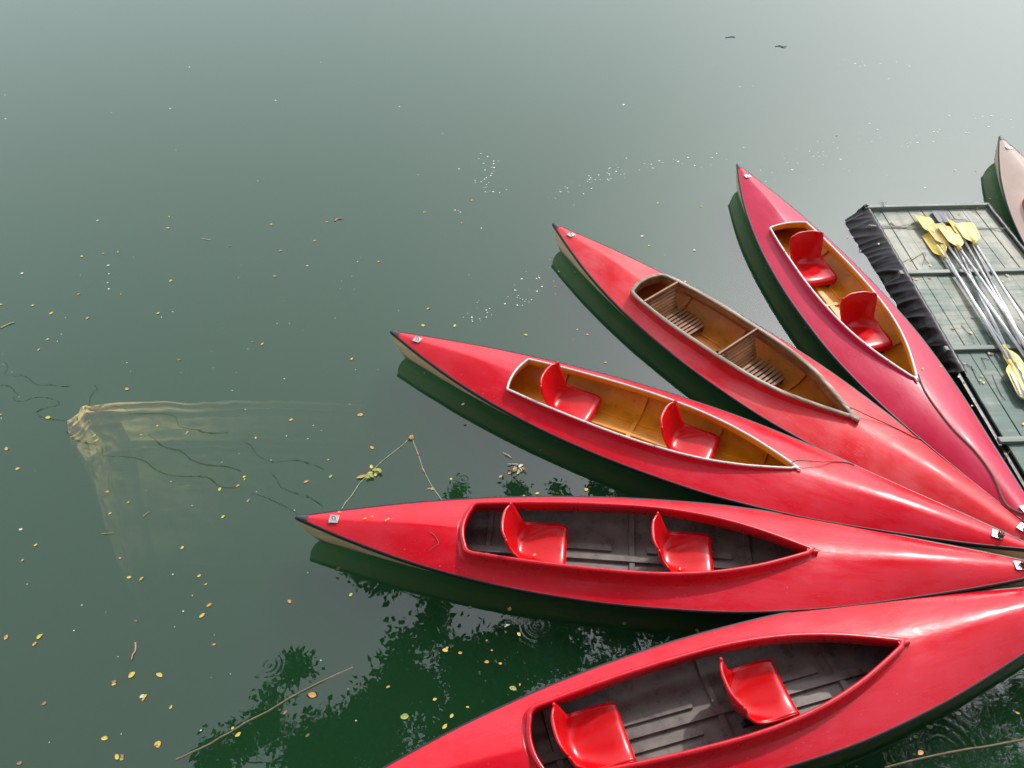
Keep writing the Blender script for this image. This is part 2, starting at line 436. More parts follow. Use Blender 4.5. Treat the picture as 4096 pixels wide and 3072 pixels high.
# moulded seat shell -----------------------------------------------------------
def make_seat(xf, parent):
    prof = [(-.000, .070, .335), (.004, .090, .345), (-.004, .108, .352), (-.03, .118, .356), (-.09, .116, .362), (-.17, .102, .366), (-.25, .090, .362),
            (-.315, .090, .350), (-.355, .110, .330), (-.378, .150, .312), (-.392, .20, .318), (-.405, .26, .335), (-.418, .32, .345), (-.430, .365, .340), (-.437, .392, .325), (-.442, .403, .285)]
    P = spline([(a, 0, b) for a, b, _ in prof], 4); Wd = spline([(c, 0, 0) for _, _, c in prof], 4)
    n = 22; rows = []; L = len(P)
    for i, (p, w) in enumerate(zip(P, Wd)):
        t = i/(L-1); back = min(1, max(0, (t-.5)/.2)); r = []
        for j in range(n+1):
            s = -1+2*j/n; y = s*w.x/2
            lift = abs(s)**2.6
            bend = math.exp(-((t-.50)/.19)**2)*abs(s)**2.4
            r.append((xf+p.x+lift*(.038*back)+.055*bend, y, p.z+lift*.016*(1-back)+.050*bend-(.02*lift if i < 6 else 0)-(.012*s**4 if i > L-3 else 0)))
        rows.append(r)
    mb = MB(); mb.grid(rows[::-1]); o = mb.build('seat', M['seat_red'], parent)
    sol = o.modifiers.new('thick', 'SOLIDIFY'); sol.thickness = .009; sol.offset = -1
    # rolled edge
    eb = MB(); edge = [rows[0][j] for j in range(n+1)]+[rows[i][n] for i in range(1, L)]+[rows[-1][j] for j in range(n-1, -1, -1)]+[rows[i][0] for i in range(L-2, 0, -1)]
    edge = [Vector(p)+Vector((0, 0, -.003)) for p in edge]
    eb.tube(edge+[edge[0]], .0095, 8, caps=False); eb.build('rolled_edge', M['seat_red'], o)
    for y in (-.12, .12):
        bb = MB()
        bb.box((xf-.03, y, .062), (.05, .035, .075)); bb.box((xf-.30, y, .05), (.05, .035, .055))
        bb.box((xf-.165, y, .032), (.33, .03, .018))
        bevel(bb.build('seat_bracket', M['black'], o, False), .003)
    return o
def make_wood_seat(xb, parent, wb):
    o = MB(); o.box((xb, 0, TOPZ['wood']-.012), (.020, 2*wb, .036)); seat = bevel(o.build('seat', M['woodseat'], parent, False), .003)
    s = MB(); a = Vector((xb+.012, 0, TOPZ['wood']-.04)); b = Vector((xb+.125, 0, .095)); d = (b-a); ang = math.atan2(d.z, d.x); rt = Matrix.Rotation(-ang, 3, 'Y')
    for i in range(7):
        c = a.lerp(b, (i+.4)/7); s.box(c, (.021, 2*(wb-.05-.008*i), .009), rt)
    for y in (-1, 1):
        c = a.lerp(b, .5)+Vector((-.012, 0, -.004)); s.box((c.x, y*(wb-.10), c.z), (d.length, .022, .012), rt)
    bevel(s.build('back_slats', M['woodseat'], seat, False), .002)
    p = MB()
    for i in range(8):
        x = xb+.145+.041*i; w = .185 if i < 6 else .185-.02*(i-5); p.box((x, 0, .098), (.027, 2*w, .011))
    for y in (-1, 1): p.box((xb+.28, y*.13, .062), (.32, .025, .06))
    p.box((xb+.42, 0, .068), (.02, .28, .045))
    bevel(p.build('pan_slats', M['woodseat'], seat, False), .002)
    return seat

def make_canoe(pose, style, skin, label, group, seat_x, bowknot=True):
    cat = 'canoe'
    root = empty('canoe', (pose[0], pose[1], 0), pose[2], label, cat, group)
    make_hull(M['hull'], root); make_deck(style, skin, root); make_strip(M['black'], root)
    make_cap(-1, M['cap'], root); make_cap(1, M['cap'], root)
    loop = cockpit_outline(style); nrm = normals2(loop)
    # the outline runs counter-clockwise, so the helper's normals already point outward
    zt = TOPZ[style]
    if style == 'white':
        liner = M['yellow']
        mb = sweep(loop, nrm, [(.012, 'deck'), (.006, 'deck+'), (.004, -.008)], zt); mb.build('coaming', skin, root)
        tr = sweep(loop, nrm, [(.002, -.011), (.008, -.010), (.011, -.004), (.009, .002), (.002, .005), (-.005, .002), (-.007, -.004), (-.005, -.011), (-.002, -.011)], zt)
        # the near side trim runs a little past the point
        x1 = CW[style][0][-1]
        tr.tube([(x1-.02, -.004, zt-.003), (x1+.012, -.007, zt-.003), (x1+.040, -.009, zt-.004)], .008, 8)
        t = tr.build('rim_trim', M['white_trim'], root)
        rv = MB(); acc = 0
        for i in range(1, len(loop)):
            acc += (Vector(loop[i])-Vector(loop[i-1])).length
            if acc > .24:
                acc = 0; p = Vector(loop[i])+nrm[i]*.010; rv = MB(); rv.tube([(p.x, p.y, zt-.002), (p.x, p.y, zt+.0065)], .0032, 6); rv.build('rivet', M['black'], t)
        sweep(loop, nrm, [(-.002, -.010), (-.001, -.05), (.01, -.075)], zt).build('inner_wall', liner, root)
        make_liner(liner, root, [-1.05, -.33, .33, .72], [(0, .05, -2.0, 1.6, .016), (.13, .02, -1.2, .8, .010), (-.13, .02, -1.2, .8, .010)])
    elif style == 'red':
        liner = M['grey']
        prof = [(.050, 'deck'), (.036, 'deck+'), (.024, -.045), (.019, -.018), (.017, -.007), (.011, -.001), (.0, .001), (-.008, -.001), (-.013, -.008), (-.014, -.02), (-.010, -.088), (.002, -.092)]
        c = sweep(loop, nrm, prof, zt)
        x1 = CW[style][0][-1]
        n = 8; rows = []
        for i in range(n+1):
            x = x1-.03+.075*i/n; w = .020*(1-.25*i/n); z1 = zt-.003-.010*i/n
            rows.append([(x, -w, zd(x, 0)-.01), (x, -w, z1-.01), (x, -w*.6, z1), (x, w*.6, z1), (x, w, z1-.01), (x, w, zd(x, 0)-.01)])
        c.grid(rows); c.add(rows[-1], [(0, 1, 2, 3, 4, 5)])
        c.build('coaming', M['coaming_red'], root)
        make_liner(liner, root, [-1.25, -.21, .62], [(.0, .05, -1.8, 1.4, .026)]+[(y, .050, a, b, .020) for y in (-.085, -.165, .085) for a, b in ((-1.0, -.36), (-.10, .50))])
    else:
        liner = M['tan']
        sweep(loop, nrm, [(.024, 'deck'), (.020, 'deck+'), (.019, -.012)], zt).build('coaming', M['woodred'], root)
        top = sweep(loop, nrm, [(.016, -.014), (.020, -.010), (.019, .0), (-.014, .001), (-.017, -.004), (-.015, -.014)], zt)
        x1 = CW[style][0][-1]; n = 4; rows = []
        top.box((x1+.028, -.004, zt-.006), (.075, .036, .014)); top.box((x1+.028, -.004, zt-.030), (.07, .03, .05), m=1)
        top.build('rim_board', [M['woodrim'], M['woodred']], root)
        sweep(loop, nrm, [(-.013, -.010), (-.012, -.085), (-.006, -.105), (.012, -.108)], zt).build('inner_board', M['woodinner'], root)
        make_liner(liner, root, [-1.0, -.36, .33, .72], [(0, .05, -2.0, 1.6, .018), (.10, .022, -1.2, .8, .012), (-.10, .022, -1.2, .8, .012)])
    for xf in seat_x:
        if style == 'wood': make_wood_seat(xf, root, hermite(*CW['wood'], xf)-.012)
        else: make_seat(xf, root)
    make_plate(-2.345, root, M['metal']); make_plate(2.345, root, M['metal'], knot=bowknot)
    return root

G = 'canoes moored in a fan'
make_canoe((3.151, 5.687, -1.369), 'white', M['red_b'], 'crimson canoe with yellow inside and two red seats, next to the planked raft', G, (-.60, .40))
make_canoe((2.084, 5.079, -.9075), 'wood', M['red_c'], 'sun-bleached red canoe with brown wooden rim and two slatted wooden seats', G, (-1.09, -.18))
make_canoe((1.250, 4.274, -.4837), 'white', M['red_a'], 'red canoe with yellow inside and thin white rim, below the wooden-seated canoe', G, (-.665, .36))
make_canoe((1.036, 3.190, -.1103), 'red', M['red_a'], 'whole red canoe with thick red rim and dark grey inside, its stern lowest left', G, (-.69, .34))
make_canoe((1.434, 2.163, .2417), 'red', M['red_a'], 'nearest red canoe with grey inside, its stern cut off by the bottom edge', G, (-.835, .215))
make_canoe((5.617, 6.140, -1.656), 'wood', M['cream_deck'], 'cream-decked canoe beyond the raft at the right edge', G, (-.95, .0), bowknot=False)

# ------------------------------------------------------------------ raft
RZ = .12
k = NT('raft_plank_paint'); v = k.co(); g = k.noise(k.co((34, 1.3, 1)), 1., 6, .65); br = k.noise(k.co((1.6, 16, 1)), 1., 5, .7, .4); p = k.noise(v, 2.1, 4, .6)
sx = k.n('ShaderNodeSeparateXYZ'); k.l(v, sx.inputs[0])
pl = k.noise(k.n('ShaderNodeCombineXYZ').outputs[0], 1.)
wear = k.math('ADD', k.math('MULTIPLY', p, .6), k.math('MULTIPLY', br, .28))
wear = k.math('ADD', wear, k.math('MULTIPLY', sx.outputs[1], .045))
base = k.mix(k.ramp(wear, [(.40, 0.), (.56, 1.)]), k.ramp(br, [(.3, (.07, .125, .10)), (.7, (.115, .175, .14))]), k.ramp(g, [(.3, (.25, .255, .195)), (.7, (.44, .43, .345))]))
st = k.noise(v, 3.3, 5, .7, .7); base = k.mix(k.ramp(st, [(.60, 0.), (.72, .5)]), base, (.30, .19, .12))
sp = k.noise(v, 48., 3, .6); base = k.mix(k.ramp(sp, [(.68, 0.), (.75, .6)]), base, (.07, .06, .04))
k.set(Base_Color=base, Roughness=.62, Normal=k.bump(g, .35, .002)); M['plank'] = k.m
k = NT('raft_batten_paint'); g = k.noise(k.co((2, 30, 1)), 1., 5)
k.set(Base_Color=k.ramp(g, [(.3, (.10, .13, .11)), (.7, (.27, .30, .26))]), Roughness=.6, Normal=k.bump(g, .3, .002)); M['batten'] = k.m
k = NT('black_tarp_plastic'); v = k.co(); g = k.noise(v, 9., 6, .6, .4); dst = k.noise(v, 5., 5, .7)
k.set(Base_Color=k.mix(k.ramp(dst, [(.55, 0.), (.75, .4)]), (.010, .008, .009), (.06, .05, .045)), Roughness=k.ramp(g, [(.3, .36), (.7, .55)]), Normal=k.bump(g, .5, .012)); M['tarp'] = k.m
XL, XR, YT, YB = 3.90, 5.20, 7.50, 3.1
raft = empty('raft', (4.5, 5.3, 0), 0, 'flat planked raft with green paint and black plastic skirt beside the crimson canoe', 'raft')
ox, oy = 4.5, 5.3
mb = MB(); nb = 9; pw = (XR-XL)/nb
for i in range(nb):
    w = pw-rnd.uniform(.002, .007); xc = XL+pw*(i+.5)+rnd.uniform(-.002, .002); zt = RZ-.012+rnd.uniform(-.002, .002)
    for a, b in ((YB, 4.16), (4.16, 5.24), (5.24, 6.35), (6.35, YT)):
        xo = rnd.uniform(-.003, .003); xc2 = xc+xo
        mb.box((xc2-ox, (a+b)/2-oy, zt), (w, b-a-.004, .022), Matrix.Rotation(rnd.uniform(-.004, .004), 3, 'Z'))
bevel(mb.build('deck_planks', M['plank'], raft, False), .003, 1)
mb = MB(); mb.box((0, (YB+YT)/2-oy, RZ-.05), (XR-XL-.01, YT-YB-.02, .03)); mb.build('underframe', M['black'], raft, False)
for yb in (6.345, 5.235, 4.16):
    mb = MB(); n = 10
    L = XR-XL+.04
    mb.box((0, yb-oy, RZ+.016), (L, .055, .034)); o = bevel(mb.build('batten', M['batten'], raft, False), .005)
mb = MB(); mb.box((.02, YT-oy, RZ+.022), (XR-XL+.02, .045, .05)); bevel(mb.build('end_rail', M['batten'], raft, False), .006)
# skirt: hangs down from the left and far edges in folds
def skirt(pts, ins, name, folds, amp, seed, low=.0):
    n = len(pts); rows = []
    for i, (x, y) in enumerate(pts):
        a = Vector(pts[max(i-1, 0)]); b = Vector(pts[min(i+1, n-1)]); d = (b-a).normalized(); nn = Vector((-d.y, d.x))*ins
        r = []; s = i/(n-1)
        for j in range(21):
            t = j/20
            u = s*folds+.9*t*(1 if ins < 0 else .2)+.55*mnoise.noise((s*7, seed, 0))
            pl_ = min(1., abs(mnoise.noise((u*1.15, seed*3.1, t*.35)))*2.3+.25*abs(mnoise.noise((u*2.9, seed, 2.))))
            fold = ((1-pl_)**1.8-.35)*amp*1.0*min(1, t*1.6)*(.7+1.2*mnoise.noise((s*13, seed, 5)))
            wide = (1.5-1.15*s) if ins < 0 else 1.
            if t < .16: off = -.045+.045*t/.16; z = RZ+.030+.010*math.sin(t/.16*math.pi)+.003*mnoise.noise((s*60, 0, seed))
            else: q = (t-.16)/.84; off = (.15*q+.006*math.sin(q*3))*wide; z = RZ+.03-(RZ+.05-low)*q**1.15
            off += fold+.006*mnoise.noise((s*40, t*4, seed))
            r.append((x+nn.x*off-ox, y+nn.y*off-oy, z+.010*fold/amp*(1 if t < .9 else 0)))
        rows.append(r)
    mb = MB(); mb.grid(rows); o = mb.build(name, M['tarp'], raft); s = o.modifiers.new('thick', 'SOLIDIFY'); s.thickness = .003
    return o
lin = lambda a, b, n: [(a[0]+(b[0]-a[0])*i/n, a[1]+(b[1]-a[1])*i/n) for i in range(n+1)]
skirt(lin((XL-.02, YT+.0), (XL-.045, 4.93), 360), -1, 'skirt', 17, .050, 1)
skirt(lin((XL-.02, YT+.035), (XR+.02, YT+.035), 130), 1, 'skirt', 6, .010, 2)
skirt(lin((XR+.02, YT+.0), (XR+.03, YB), 200), 1, 'skirt', 14, .012, 3)
mb = MB()   # crumpled corner of the skirt
rows = []
for i in range(15):
    a = math.pi/2*i/14; r = []
    for j in range(10):
        t = j/9; rr = .01+.115*t+.012*math.sin(i*1.7)*t; z = RZ+.045-.005*j*j*.05-(RZ+.04)*max(0, t-.45)/.55+.01*math.sin(i*1.3+j)
        r.append((XL+.02-ox-rr*math.cos(a)-.02, YT-.03-oy+rr*math.sin(a)*.8+.02, z))
    rows.append(r)
mb.grid(rows); mb.build('skirt_corner', M['tarp'], raft)
# wire tied round the end rail
mb = MB()
c = at(3350+385*.482, 500+680*.482, RZ+.05)
for q in range(8):
    a = rnd.uniform(0, 6.28); e = Vector((math.cos(a)*.07, math.sin(a)*.05, .02+rnd.uniform(0, .03)))
    mb.tube(spline([c-Vector((ox, oy, 0)), c-Vector((ox, oy, 0))+e*.6+Vector((0, .02, .02)), c-Vector((ox, oy, 0))+e], 4), .0022, 5)
mb.build('tie_wire', M['palerope'], raft)

# cord lying over the raft
zt = RZ+.012
P = [at(3350+x*.482, 500+y*.482, zt+dz) for x, y, dz in ((245, 852, -.02), (262, 832, .04), (330, 836, .01), (480, 842, 0), (650, 850, 0), (900, 858, .0), (1110, 853, 0), (1300, 857, .0), (1430, 858, .03))]
tag(rope_mb(spline(P, 5), .005, 60).build('cord', M['palerope']), 'thin pale cord stretched across the raft under the paddle blades', 'cord')
P = [p+Vector((.02, -.012, 0)) for p in P[:5]]
tag(rope_mb(spline(P, 5), .0035, 60).build('cord', M['palerope']), 'shorter pale cord end lying beside the cord at the raft\'s left edge', 'cord')

# ------------------------------------------------------------------ paddles
def blade_mb(L, Wd, mat, root, base, d, flip=0.):
    """blade growing from base along unit vector d (world), lies nearly flat"""
    d = d.normalized(); sd = Vector((0, 0, 1)).cross(d).normalized(); up = d.cross(sd).normalized()
    if flip: rt = Matrix.Rotation(flip, 3, d); sd = rt @ sd; up = rt @ up
    n = 20; rows = []
    for i in range(n+1):
        t = i/n
        w = Wd/2*(.20+.66*math.sin(min(1, t/.26)*math.pi/2)+.14*min(1, t/.8))
        if t > .93: w *= 1-.13*((t-.93)/.07)**2.5
        r = []
        for j in range(15):
            s = -1+2*j/14; y = s*w
            h = -.018*t*(1-abs(s)**1.5)*0+.012*(1-t)**1.5*math.exp(-(s*2.6)**2)*1.8+.010*s*s-.012*t*t
            h += .0022*math.cos(s*math.pi*4)*(1 if .25 < t < .92 else 0)
            edge = .012*(1-s*s)*(1 if t > .97 else 0)
            r.append(base+d*(t*L+edge-(.012*abs(s) if t > .9 else 0))+sd*y+up*h)
        rows.append(r)
    mb = MB(); mb.grid(rows); mb.tube([base-d*.05, base+d*.02, base+d*L*.35], [.0185, .017, .007], 8)
    o = mb.build('blade', mat, root); s = o.modifiers.new('thick', 'SOLIDIFY'); s.thickness = .005; s.offset = 0
    return o
def paddle(tip, neck, far, mat, z0, z1, label, L2=.40, Wd=.185, total=1.50, roll=0., tipL=None, far_tip=None, roll2=0.):
    n0 = at(3350+neck[0]*.482, 500+neck[1]*.482, z0); t0 = at(3350+tip[0]*.482, 500+tip[1]*.482, z0)
    f0 = at(3350+far[0]*.482, 500+far[1]*.482, z1)
    d = (f0-n0).normalized(); end = n0+d*(total or (f0-n0).length)
    end.z = max(z1, end.z) if end.z > RZ else z1
    root = empty('paddle', (n0.x, n0.y, 0), 0, label, 'paddle', 'paddles heaped on the raft')
    off = Vector((n0.x, n0.y, 0)); mb = MB(); mb.tube([n0-off, end-off], .0145, 12); mb.build('shaft', M['alu'], root)
    bl = (t0-n0); blade_mb(tipL or bl.length, Wd, mat, root, n0-off, -d if bl.length < .05 else (bl.normalized()*.6-d*.4), roll)
    blade_mb(L2, Wd, mat, root, end-off, d, roll2)
    return root
z = RZ+.03
paddle((698, 752), (793, 905), (1440, 1990), M['blade'], z+.02, z+.030, 'yellow paddle whose blade reaches farthest left and far on the raft', total=None, roll=.15)
paddle((762, 890), (876, 1085), (1396, 1865), M['blade'], z+.012, z+.018, 'yellow paddle lying lowest, its half-hidden blade nearest the left planks', total=None, Wd=.15, roll=-.5)
paddle((805, 820), (906, 990), (1370, 1659), M['blade_tan'], z+.045, z+.035, 'tan yellow paddle between the leftmost blade and the pale one', total=2.0, roll=-.2)
paddle((895, 835), (1006, 1015), (1450, 1659), M['blade_pale'], z+.065, z+.045, 'palest yellow paddle with sunlit blade in the middle of the heap', total=2.1, roll=.1)
paddle((950, 788), (1042, 950), (1245, 1300), M['blade'], z+.03, z+.05, 'orange yellow paddle partly under the rightmost yellow blade', total=2.2, roll=.45)
paddle((1050, 810), (1136, 975), (1547, 1640), M['blade_pale'], z+.06, z+.03, 'rightmost yellow paddle on the raft, its blade beside a dark one', total=2.1, roll=-.1)
paddle((835, 705), (905, 835), (1130, 1300), M['blade_grey'], z+.0, z+.012, 'dark grey paddle whose ribbed blade points farthest up the raft', total=2.2, Wd=.17)
paddle((985, 775), (1100, 960), (1330, 1400), M['blade_grey'], z-.005, z+.006, 'dark grey paddle mostly hidden under the rightmost yellow blade', total=2.2, Wd=.2)

# ------------------------------------------------------------------ ropes on the canoes
def canoe_pt(pose, px, py, dz=.006):
    z = .27
    for _ in range(8):
        p = at(px, py, z); dx, dy = p.x-pose[0], p.y-pose[1]; c, s = math.cos(pose[2]), math.sin(pose[2])
        lx, ly = dx*c+dy*s, -dx*s+dy*c
        z = (zd(lx, ly) if abs(ly) < hw(lx) else zs(lx))+dz
    return at(px, py, z)
PO = {2: (3.151, 5.687, -1.369), 3: (2.084, 5.079, -.9075), 4: (1.250, 4.274, -.4837), 5: (1.036, 3.190, -.1103), 6: (1.434, 2.163, .2417)}
P = [at(3350+487*.663, 1200+448*.663, TOPZ['white']+.004)]+[canoe_pt(PO[2], 3350+x*.663, 1200+y*.663) for x, y in ((505, 500), (535, 560), (600, 655), (700, 780), (820, 900), (900, 1000), (955, 1095), (990, 1185), (1030, 1245), (1100, 1282), (1140, 1285))]
tag(rope_mb(spline(P, 6), .0062, 55).build('mooring_rope', M['rope']), 'thick twisted rope running down the crimson canoe beside the raft', 'rope', 'ropes on the canoes')
P = [at(3350+75*.663, 1200+648*.663, TOPZ['wood']+.008), at(3350+95*.663, 1200+655*.663, TOPZ['wood']+.004)]+[canoe_pt(PO[3], 3350+x*.663, 1200+y*.663, d) for x, y, d in ((180, 695, .03), (300, 748, .008), (400, 795, .006), (460, 826, .006), (505, 840, .006))]
tag(rope_mb(spline(P, 6), .0045, 60).build('mooring_rope', M['rope']), 'thin rope from the point of the wooden rim', 'rope', 'ropes on the canoes')
P = [at(2500+1480*.452, 1500+768*.452, TOPZ['white']+.008), at(2500+1530*.452, 1500+756*.452, TOPZ['white']+.02)]+[canoe_pt(PO[4], 2500+x*.452, 1500+y*.452, d) for x, y, d in ((1620, 760, .045), (1730, 768, .03), (1850, 765, .008), (1950, 772, .006), (2030, 795, .006))]
tag(rope_mb(spline(P, 6), .0045, 60).build('mooring_rope', M['rope']), 'thin rope from the white rim\'s point on the middle canoe', 'rope', 'ropes on the canoes')
# thin curl of straw on the long canoe's stern deck
P = [canoe_pt(PO[5], 1150+x*.5425, 1850+y*.5425, .004) for x, y in ((1048, 515), (1075, 528), (1100, 560), (1112, 598), (1080, 622), (1048, 650))]
mb = MB(); mb.tube(spline(P, 5), .002, 5); tag(mb.build('straw', M['rope']), 'curled straw lying on the stern deck of the whole red canoe', 'straw')
#@@PART2
# ------------------------------------------------------------------ water
k = NT('river_water'); t = k.t
tc = k.n('ShaderNodeTexCoord'); pos = tc.outputs['Object']
def ring(px, py, rad, wl, amp):
    c = at(px, py, 0)
    d = k.n('ShaderNodeVectorMath', operation='DISTANCE'); k.l(pos, d.inputs[0]); d.inputs[1].default_value = (c.x, c.y, 0)
    w = k.math('SINE', k.math('MULTIPLY', d.outputs['Value'], 2*math.pi/wl))
    e = k.math('MAXIMUM', k.math('SUBTRACT', 1., k.math('DIVIDE', d.outputs['Value'], rad)), 0.)
    return k.math('MULTIPLY', k.math('MULTIPLY', w, e), amp)
mp = k.n('ShaderNodeMapping'); k.l(pos, mp.inputs[0]); mp.inputs['Scale'].default_value = (.75, 1.5, 1)
mp.inputs['Rotation'].default_value = (0, 0, R(-8))
n1 = k.noise(mp.outputs[0], 1.3, 1, .5, .2)
n2 = k.noise(mp.outputs[0], 9., 3, .5, .8)
n3 = k.noise(pos, 26., 2, .5, 1.2)
# livelier water close to the bank on the right, calmer to the left
sx = k.n('ShaderNodeSeparateXYZ'); k.l(pos, sx.inputs[0])
near = k.n('ShaderNodeMapRange', interpolation_type='SMOOTHSTEP'); k.l(k.math('SUBTRACT', k.math('MULTIPLY', sx.outputs[0], .8), sx.outputs[1]), near.inputs[0])
near.inputs[1].default_value = -4.; near.inputs[2].default_value = .6; near.inputs[3].default_value = .12; near.inputs[4].default_value = 1.
h = k.math('ADD', k.math('MULTIPLY', n1, .0016), k.math('MULTIPLY', n2, k.math('ADD', k.math('MULTIPLY', k.math('POWER', near.outputs[0], 2.), .00030), .000040)))
for a in ((1075, 2660, .13, .034, .00012), (1855, 1915, .11, .034, .00007), (3770, 3000, .40, .06, .00022), (2150, 2500, .22, .04, .00012), (1140, 2910, .07, .03, .00012)):
    h = k.math('ADD', h, ring(*a))
nrm = k.bump(h, 1.0, 1.0)
fr = k.n('ShaderNodeFresnel'); fr.inputs['IOR'].default_value = 1.72; k.l(nrm, fr.inputs['Normal'])
gl = k.n('ShaderNodeBsdfGlossy'); gl.inputs['Roughness'].default_value = .0; k.l(nrm, gl.inputs['Normal']); gl.inputs['Color'].default_value = (1, 1, 1, 1)
tr = k.n('ShaderNodeBsdfTransparent'); m2 = k.n('ShaderNodeMixShader')
gm = k.n('ShaderNodeNewGeometry'); k.l(k.math('MULTIPLY', fr.outputs[0], k.math('SUBTRACT', 1., gm.outputs['Backfacing'])), m2.inputs[0]); k.l(tr.outputs[0], m2.inputs[1]); k.l(gl.outputs[0], m2.inputs[2]); k.l(m2.outputs[0], k.out.inputs['Surface'])
MURK = (.055, .215, .082, 1); DENS = 1.45
va = k.n('ShaderNodeVolumeAbsorption'); va.inputs['Color'].default_value = MURK; va.inputs['Density'].default_value = DENS
vs_ = k.n('ShaderNodeVolumeScatter'); vs_.inputs['Color'].default_value = MURK; vs_.inputs['Density'].default_value = DENS; vs_.inputs['Anisotropy'].default_value = .0
ad = k.n('ShaderNodeAddShader'); k.l(va.outputs[0], ad.inputs[0]); k.l(vs_.outputs[0], ad.inputs[1]); k.l(ad.outputs[0], k.out.inputs['Volume'])
M['water'] = k.m
x0, x1, y0, y1, zb = -160, 160, -.45, 320, -2.6
water = mesh('water', [(x0, y0, zb), (x1, y0, zb), (x1, y1, zb), (x0, y1, zb), (x0, y0, 0), (x1, y0, 0), (x1, y1, 0), (x0, y1, 0)],
     [(3, 2, 1, 0), (4, 5, 6, 7), (0, 1, 5, 4), (1, 2, 6, 5), (2, 3, 7, 6), (3, 0, 4, 7)], M['water'], smooth=False)
tag(water, kind='structure')
M['bed'] = mat_simple('river_mud', (.07, .08, .05), .9, .3, 3)
tag(mesh('riverbed', [(-170, -.5, -2.65), (170, -.5, -2.65), (170, 330, -2.65), (-170, 330, -2.65)], [(0, 1, 2, 3)], M['bed'], smooth=False), kind='structure')

# sunken ledge of rock on the left
k = NT('sunken_rock'); v = k.co(); k.set(Base_Color=k.ramp(k.noise(v, 4., 6, .65), [(.3, (.60, .42, .13)), (.7, (.92, .72, .32))]), Roughness=.9, Normal=k.bump(k.noise(v, 12., 5), .5, .03)); M['rock'] = k.m
top = spline([(x, y, 0) for x, y in ((262, 1672), (300, 1650), (335, 1612), (365, 1606), (470, 1596), (620, 1586), (760, 1580), (880, 1568), (1050, 1560), (1250, 1556), (1450, 1556))], 10)
low = spline([(x, y, 0) for x, y in ((265, 1700), (272, 1760), (330, 1840), (352, 1900), (385, 2010), (420, 2150), (470, 2300))], 12)
rows = []; n = 90; m_ = 60
for i in range(n+1):
    a_ = top[int(i*(len(top)-1)/n)]; s_ = i/n; r = []
    for j in range(m_+1):
        t = j/m_; b_ = low[int(t*(len(low)-1))]; b0 = low[0]
        px = a_.x+(b_.x-b0.x)*(1-s_)+(.0)*t; py = a_.y+(b_.y-b0.y)*(1-.0*s_)+t*10
        d = .105+.05*s_+1.0*s_**2.2+.10*t
        d += .045*min(1, max(0, (t-.050-.015*math.sin(s_*9))/.008))+.05*min(1, max(0, (t-.135+.03*s_)/.010))+.05*min(1, max(0, (t-.20)/.01))*(s_ < .4)+.80*max(0, t-.17)**1.05
        d -= .050*math.exp(-((t-.095)/.014)**2)*(1 if .06 < s_ < .42 else .15)+.035*math.exp(-((t-.165)/.010)**2)*(s_ < .28)
        d += .030*(round(3*mnoise.noise((s_*14, t*16, 3.)))/2)*(1 if s_ < .35 else .3)
        p = at(px, py, -d*.8)
        nz = mnoise.noise((p.x*2.2, p.y*4.5, 2.))*.05+mnoise.noise((p.x*7, p.y*12, 4.))*.030+mnoise.noise((p.x*16, p.y*24, 4.))*.012
        jx = mnoise.noise((p.y*6, 3., s_))*.03*(1-s_)
        r.append((p.x+jx, p.y, -d+nz*(.5+t)))
    q0 = r[0]; q1 = r[-1]
    rows.append([(q0[0], q0[1]+.05, -2.5), (q0[0], q0[1]+.012, q0[2]-.15), (q0[0], q0[1]+.004, q0[2]-.02)]+r+[(q1[0], q1[1]-.1, -2.5)])
rows = [[(x-.10, y, min(z, -.25)-1.0) for x, y, z in rows[0]], [(x-.03, y, z-.10) for x, y, z in rows[0]]]+rows
mb = MB(); mb.grid(rows); tag(autosmooth(mb.build('sunken_rock', M['rock']), 35), 'pale yellowish rock ledge showing under the green water at left', 'rock')

# ------------------------------------------------------------------ floating bits
LM = {'y': mat_simple('yellow_leaf', (.62, .46, .07), .5, .25, 60), 'o': mat_simple('orange_leaf', (.55, .28, .07), .5, .25, 60),
      'g': mat_simple('green_yellow_leaf', (.30, .34, .08), .5, .25, 60), 'p': mat_simple('pink_brown_leaf', (.36, .16, .11), .5, .25, 60),
      'w': mat_simple('pale_leaf', (.62, .62, .52), .5, .2, 60), 'b': mat_simple('brown_leaf', (.20, .10, .04), .6, .3, 60),
      'd': mat_simple('wet_green_leaf', (.10, .14, .03), .4, .3, 60)}
LN = {'y': 'yellow', 'o': 'orange', 'g': 'yellow-green', 'p': 'pinkish brown', 'w': 'pale', 'b': 'brown', 'd': 'dull green'}
def leaf_mesh(kind, L, Wd, ang, rr, z):
    mb = MB(); rows = []; n = 6; cu = rr.uniform(-.25, .25); fold = rr.uniform(.05, .25)
    ca, sa = math.cos(ang), math.sin(ang); blunt = rr.uniform(.45, .8)
    for i in range(n+1):
        t = i/n; w = Wd/2*(math.sin(math.pi*min(.999, max(.02, t)))**blunt); r = []
        for s in (-1, -.5, 0, .5, 1):
            x = (t-.5)*L; y = s*w+cu*L*(t-.5)**2; zz = z+.0015+abs(s)*w*fold+.05*L*abs(t-.5)**2*4*.5
            r.append((x*ca-y*sa, x*sa+y*ca, zz))
        rows.append(r)
    mb.grid(rows); return mb
def sc(o, s, L): return [(o[0]+s*a[0], o[1]+s*a[1])+tuple(a[2:]) for a in L]
leaves = []
